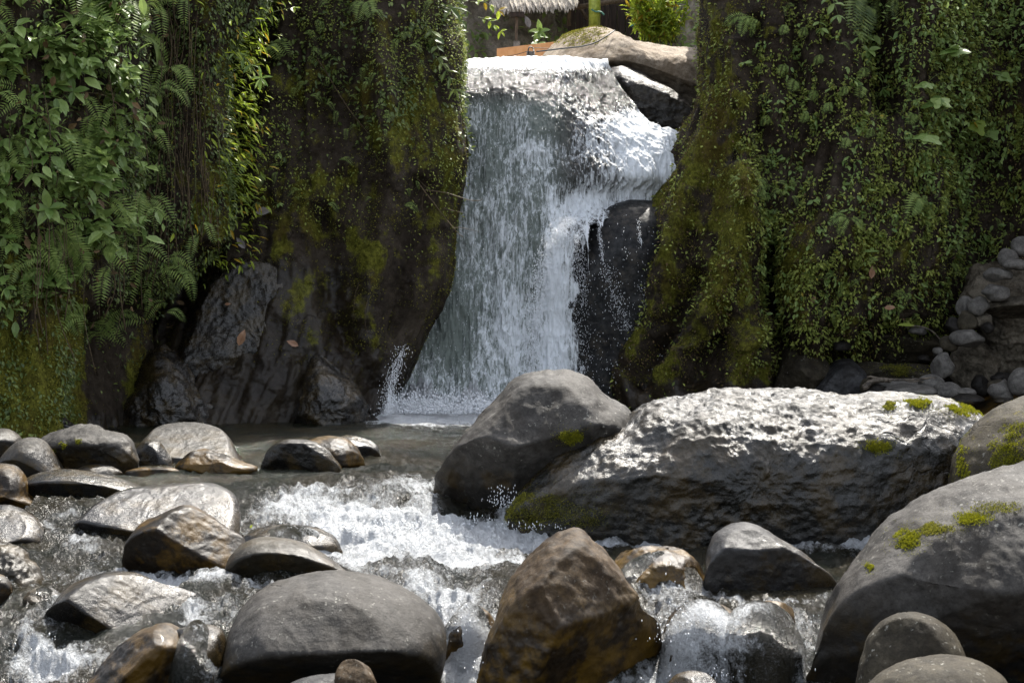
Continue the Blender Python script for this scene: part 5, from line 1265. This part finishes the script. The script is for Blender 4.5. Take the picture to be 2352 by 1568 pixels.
for lb, pts, r_ in [('long thin driftwood stick on the cobbles of the right bank', [(1992, 865), (2060, 872), (2150, 868)], .018), ('crooked driftwood stick beside the long thin one', [(2020, 872), (2080, 874), (2135, 876)], .012), ('knotted driftwood chunk left of the sticks', [(1985, 890), (2005, 875), (2045, 872)], .045)]:
    c = cr(np.array([P(x, y, 30.2) for x, y in pts]), 24); c = c + .02 * rv(24) * .5
    V, f = tube(c, r_ * (1 + .35 * vnoise(c * 9, 2)), 7)
    tag(mesh_np('driftwood', V, f, M['driftwood'], None, True), lb, 'driftwood')
c = cr(np.array([P(x, y, 31.0) for x, y in [(2080, 752), (2110, 749), (2140, 760), (2165, 785)]]), 24)
tag(mesh_np('driftwood', *tube(c, .012, 6), M['driftwood'], None, True), 'thin dark stick bent over the end of the overhanging slab', 'driftwood')
V, f, r_ = leafcloud(T_NARROW, P(2060, 747, 31.0)[None], np.array([[1, 0, -.02]]), np.array([[0, -.6, 1]]), np.array([.36]))
tag(mesh_np('fallen_leaf', V, f, M['lime'], None, False, {'rnd': r_ * .5}), 'long lime green leaf blade lying on the overhanging slab', 'leaf')

# moss clumps growing on the boulders (parts)
def clump(b, x, y, rx, ry, n, mat='mossbright', size=(.010, .026)):
    dd = ((b.X - x) / rx) ** 2 + ((b.Y - y) / ry) ** 2
    m = (dd < 1.0) & (b.n[..., 1] < .25)
    pts, ns = b.G[m], b.n[m]
    if len(pts) < 2:
        k = np.argsort(dd.ravel())[:6]; pts, ns = b.G.reshape(-1, 3)[k], b.n.reshape(-1, 3)[k]
    fr = fbm(pts / .09, 3, int(x)) + (1 - dd[m] if m.sum() >= 2 else 0) * .6
    w_ = np.clip(fr + .1, .0, 1) ** 1.5 + 1e-4; w_ = w_ / w_.sum()
    i = rng.choice(len(pts), n, p=w_)
    sp_ = rx / F * b.c[1] * 2.2 / max(3, math.sqrt(len(pts)))
    pos = pts[i] + rv(n) * sp_ * .8
    pos = pos - ns[i] * ((pos - pts[i]) * ns[i]).sum(1, keepdims=True) + ns[i] * .003
    m2 = (dd < 4.5) & (b.n[..., 1] < .25); p2, s2 = b.G[m2], b.n[m2]
    w2 = np.clip(fbm(p2 / .10, 3, int(y)) + .05, 0, 1) * np.exp(-dd[m2] * .5) + 1e-5; j = rng.choice(len(p2), n // 2, p=w2 / w2.sum())
    q2 = p2[j] + rv(n // 2) * sp_ * .8; q2 = q2 - s2[j] * ((q2 - p2[j]) * s2[j]).sum(1, keepdims=True) + s2[j] * .001
    clouds('moss_clump', [leafcloud(T_TUFT, np.concatenate([pos, q2]), unit(np.concatenate([ns[i], s2[j]]) + rv(n + n // 2) * .7), rv(n + n // 2), np.concatenate([rng.uniform(*size, n), rng.uniform(size[0] * .4, size[0], n // 2)]))], M[mat], b.o)
clump(B['dome'], 1312, 1000, 26, 20, 1100)
clump(B['slab'], 2108, 927, 30, 13, 1300); clump(B['slab'], 2212, 942, 48, 16, 2200); clump(B['slab'], 2045, 935, 14, 13, 500, 'moss'); clump(B['slab'], 2025, 1024, 34, 14, 900); clump(B['slab'], 1240, 1175, 85, 45, 5200, 'moss', (.008, .018)); clump(B['slab'], 1330, 1190, 70, 25, 1500, 'moss', (.008, .016))
clump(B['right'], 2085, 1238, 30, 24, 1600, 'mossbright', (.008, .02)); clump(B['right'], 2145, 1215, 40, 12, 1200, 'moss', (.008, .02)); clump(B['right'], 2225, 1190, 50, 12, 1500, 'mossbright', (.007, .018)); clump(B['right'], 1998, 1302, 12, 10, 300, 'mossbright', (.007, .016)); clump(B['right'], 2290, 1165, 70, 6, 900, 'moss', (.007, .016))
clump(B['rmid'], 2215, 1080, 18, 60, 1500, 'mossbright', (.007, .018)); clump(B['rmid'], 2330, 1040, 60, 70, 4200, 'mossbright', (.007, .018))
clump(B['l9'], 146, 1022, 7, 5, 90); clump(B['l9'], 179, 1015, 7, 5, 90); clump(B['l9'], 122, 1035, 6, 4, 60)
clump(B['k3'], 1960, 805, 40, 16, 900, 'mossbright', (.012, .03)); clump(B['k4'], 2080, 850, 90, 12, 1500, 'moss', (.012, .03)); clump(B['top'], 1330, 80, 70, 30, 5200, 'moss', (.012, .03))

# ------------------------------------------------------------------ things behind the lip
def obox(p0, p1): return box(p0, p1)
# orange wall
a0, a1 = P(1141, 112, 39.6), P(1275, 96, 38.6)
zb = P(1141, 150, 39.6)[2]
V = np.array([[a0[0], a0[1], zb], [a1[0], a1[1], zb], [a1[0], a1[1] + .22, zb], [a0[0], a0[1] + .22, zb], [*a0], [*a1], [a1[0], a1[1] + .22, a1[2]], [a0[0], a0[1] + .22, a0[2]]])
o = mesh_np('low_wall', V, box((0, 0, 0), (1, 1, 1))[1], M['orange'], None, False)
tag(o, 'low orange painted wall behind the waterfall lip', 'wall')
# stump with wire loop
r = empty('mooring_stump', tuple(P(1219, 137, 37)), 'short grey stump with a wire loop at the waterfall lip', 'stump')
c = np.array([P(1219, y, 37) for y in (140, 130, 119)]); V, f = tube(c, [.085, .08, .078], 12); mesh_np('post', V, f, M['concrete'], r)
c = cr(np.array([P(1213, 124, 36.9), P(1214, 112, 36.95), P(1219, 108, 37), P(1225, 112, 37), P(1226, 120, 36.9)]), 20); V, f = tube(c, .012, 6); mesh_np('wire_loop', V, f, M['cable'], r)
for lb, pts in [('thin wire running from the stump to the pale rock', [(1226, 110, 37), (1250, 111, 37), (1268, 112, 37)]), ('slack thin wire left of the stump', [(1213, 118, 37), (1180, 127, 37.5), (1140, 133, 38)])]:
    c = cr(np.array([P(*p) for p in pts]), 20); tag(mesh_np('wire', *tube(c, .006, 5), M['cable']), lb, 'wire')
c = cr(np.array([P(1232, 119, 34.9), P(1290, 112, 34.75), P(1340, 106, 34.7), P(1372, 96, 34.8), P(1395, 82, 34.95), P(1412, 70, 35.2)]), 40)
tag(mesh_np('cable', *tube(c, .013, 6), M['cable']), 'dark cable snaking over the sunlit pale rock', 'cable')
# post
r = empty('lamp_post', tuple(P(1186, 105, 41)), 'slender brown post standing above the orange wall', 'post')
mesh_np('post', *box(tuple(P(1182.5, 100, 41)), tuple(P(1189.5, 36, 41.08))), M['wood'], r, False)
mesh_np('footing', *box(tuple(P(1179, 112, 40.95)), tuple(P(1194, 97, 41.15))), M['concrete'], r, False)
mesh_np('cap', *box(tuple(P(1172, 38, 40.9)), tuple(P(1204, 32, 41.2))), M['darkwood'], r, False)
# hut
r = empty('thatched_hut', tuple(P(1330, 60, 44.5)), 'thatched hut with dark boarded side at the top of the picture', 'hut')
e0, e1 = P(1130, 8, 42.6), P(1318, 0, 43.0)
up0, up1 = P(1100, -170, 45.8), P(1320, -175, 46.2)
V = np.array([e0, e1, up1, up0, e0 - [0, 0, .12], e1 - [0, 0, .12], up1 - [0, 0, .12], up0 - [0, 0, .12]])
rf = mesh_np('roof', V, box((0, 0, 0), (1, 1, 1))[1], M['thatch'], r, False)
nst = 5200
u, v = rng.random(nst)[:, None], rng.random(nst)[:, None] ** 1.2
pos = (e0 * (1 - u) + e1 * u) * (1 - v) + (up0 * (1 - u) + up1 * u) * v
sl = unit((e0 - up0)[None])
nr_ = np.array([0, -.75, .65])
lv = leafcloud(T_NARROW, pos + nr_ * rng.uniform(.02, .09, (nst, 1)), sl + rv(nst) * .10 + np.array([0, 0, -.12]), np.tile(nr_, (nst, 1)) + rv(nst) * .3, rng.uniform(.25, .5, nst))
lv = (lv[0], lv[1], lv[2])
V_, f_ = lv[0], lv[1]
mesh_np('straw', V_, f_, M['thatch'], rf, False)
parts = []
for i in range(12):
    x0 = 1304 + i * 19
    a, b = P(x0, 90, 45.2), P(x0 + 17.5, -180, 45.24 + .02 * (i % 2))
    parts.append(box(tuple(a), tuple(b)))
mesh_np('board_wall', *merge(parts), M['darkwood'], r, False)
mesh_np('bamboo_post', *tube(np.array([P(1365.5, y, 42.6) for y in (60, 24, 22, 20, -20, -120)]), [.125, .125, .135, .125, .125, .125], 14), M['bamboo'], r)
mesh_np('beam', *tube(np.array([P(1295, 22, 43.9), P(1400, 5, 43.9), P(1500, -10, 43.9)]), .06, 8), M['wood'], r)
mesh_np('rail', *tube(np.array([P(1303, 10, 43.5), P(1330, 9, 43.5)]), .05, 8), M['wood'], r)
mesh_np('stud', *tube(np.array([P(1307, 60, 43.5), P(1307, -40, 43.5)]), .05, 8), M['wood'], r)
mesh_np('brace', *tube(np.array([P(1330, 15, 44.8), P(1350, 45, 44.8)]), .04, 6), M['wood'], r)
for lb, pts in [('green rope sagging between the hut and the lime shrub', [(1448, 61, 41), (1470, 50, 41), (1498, 41, 41)]), ('short green rope tied around the bamboo post', [(1358, 22, 42.4), (1368, 27, 42.4), (1380, 28, 42.4), (1388, 35, 42.4)])]:
    c = cr(np.array([P(*p) for p in pts]), 20); tag(mesh_np('rope', *tube(c, .018, 6), M['rope']), lb, 'rope')
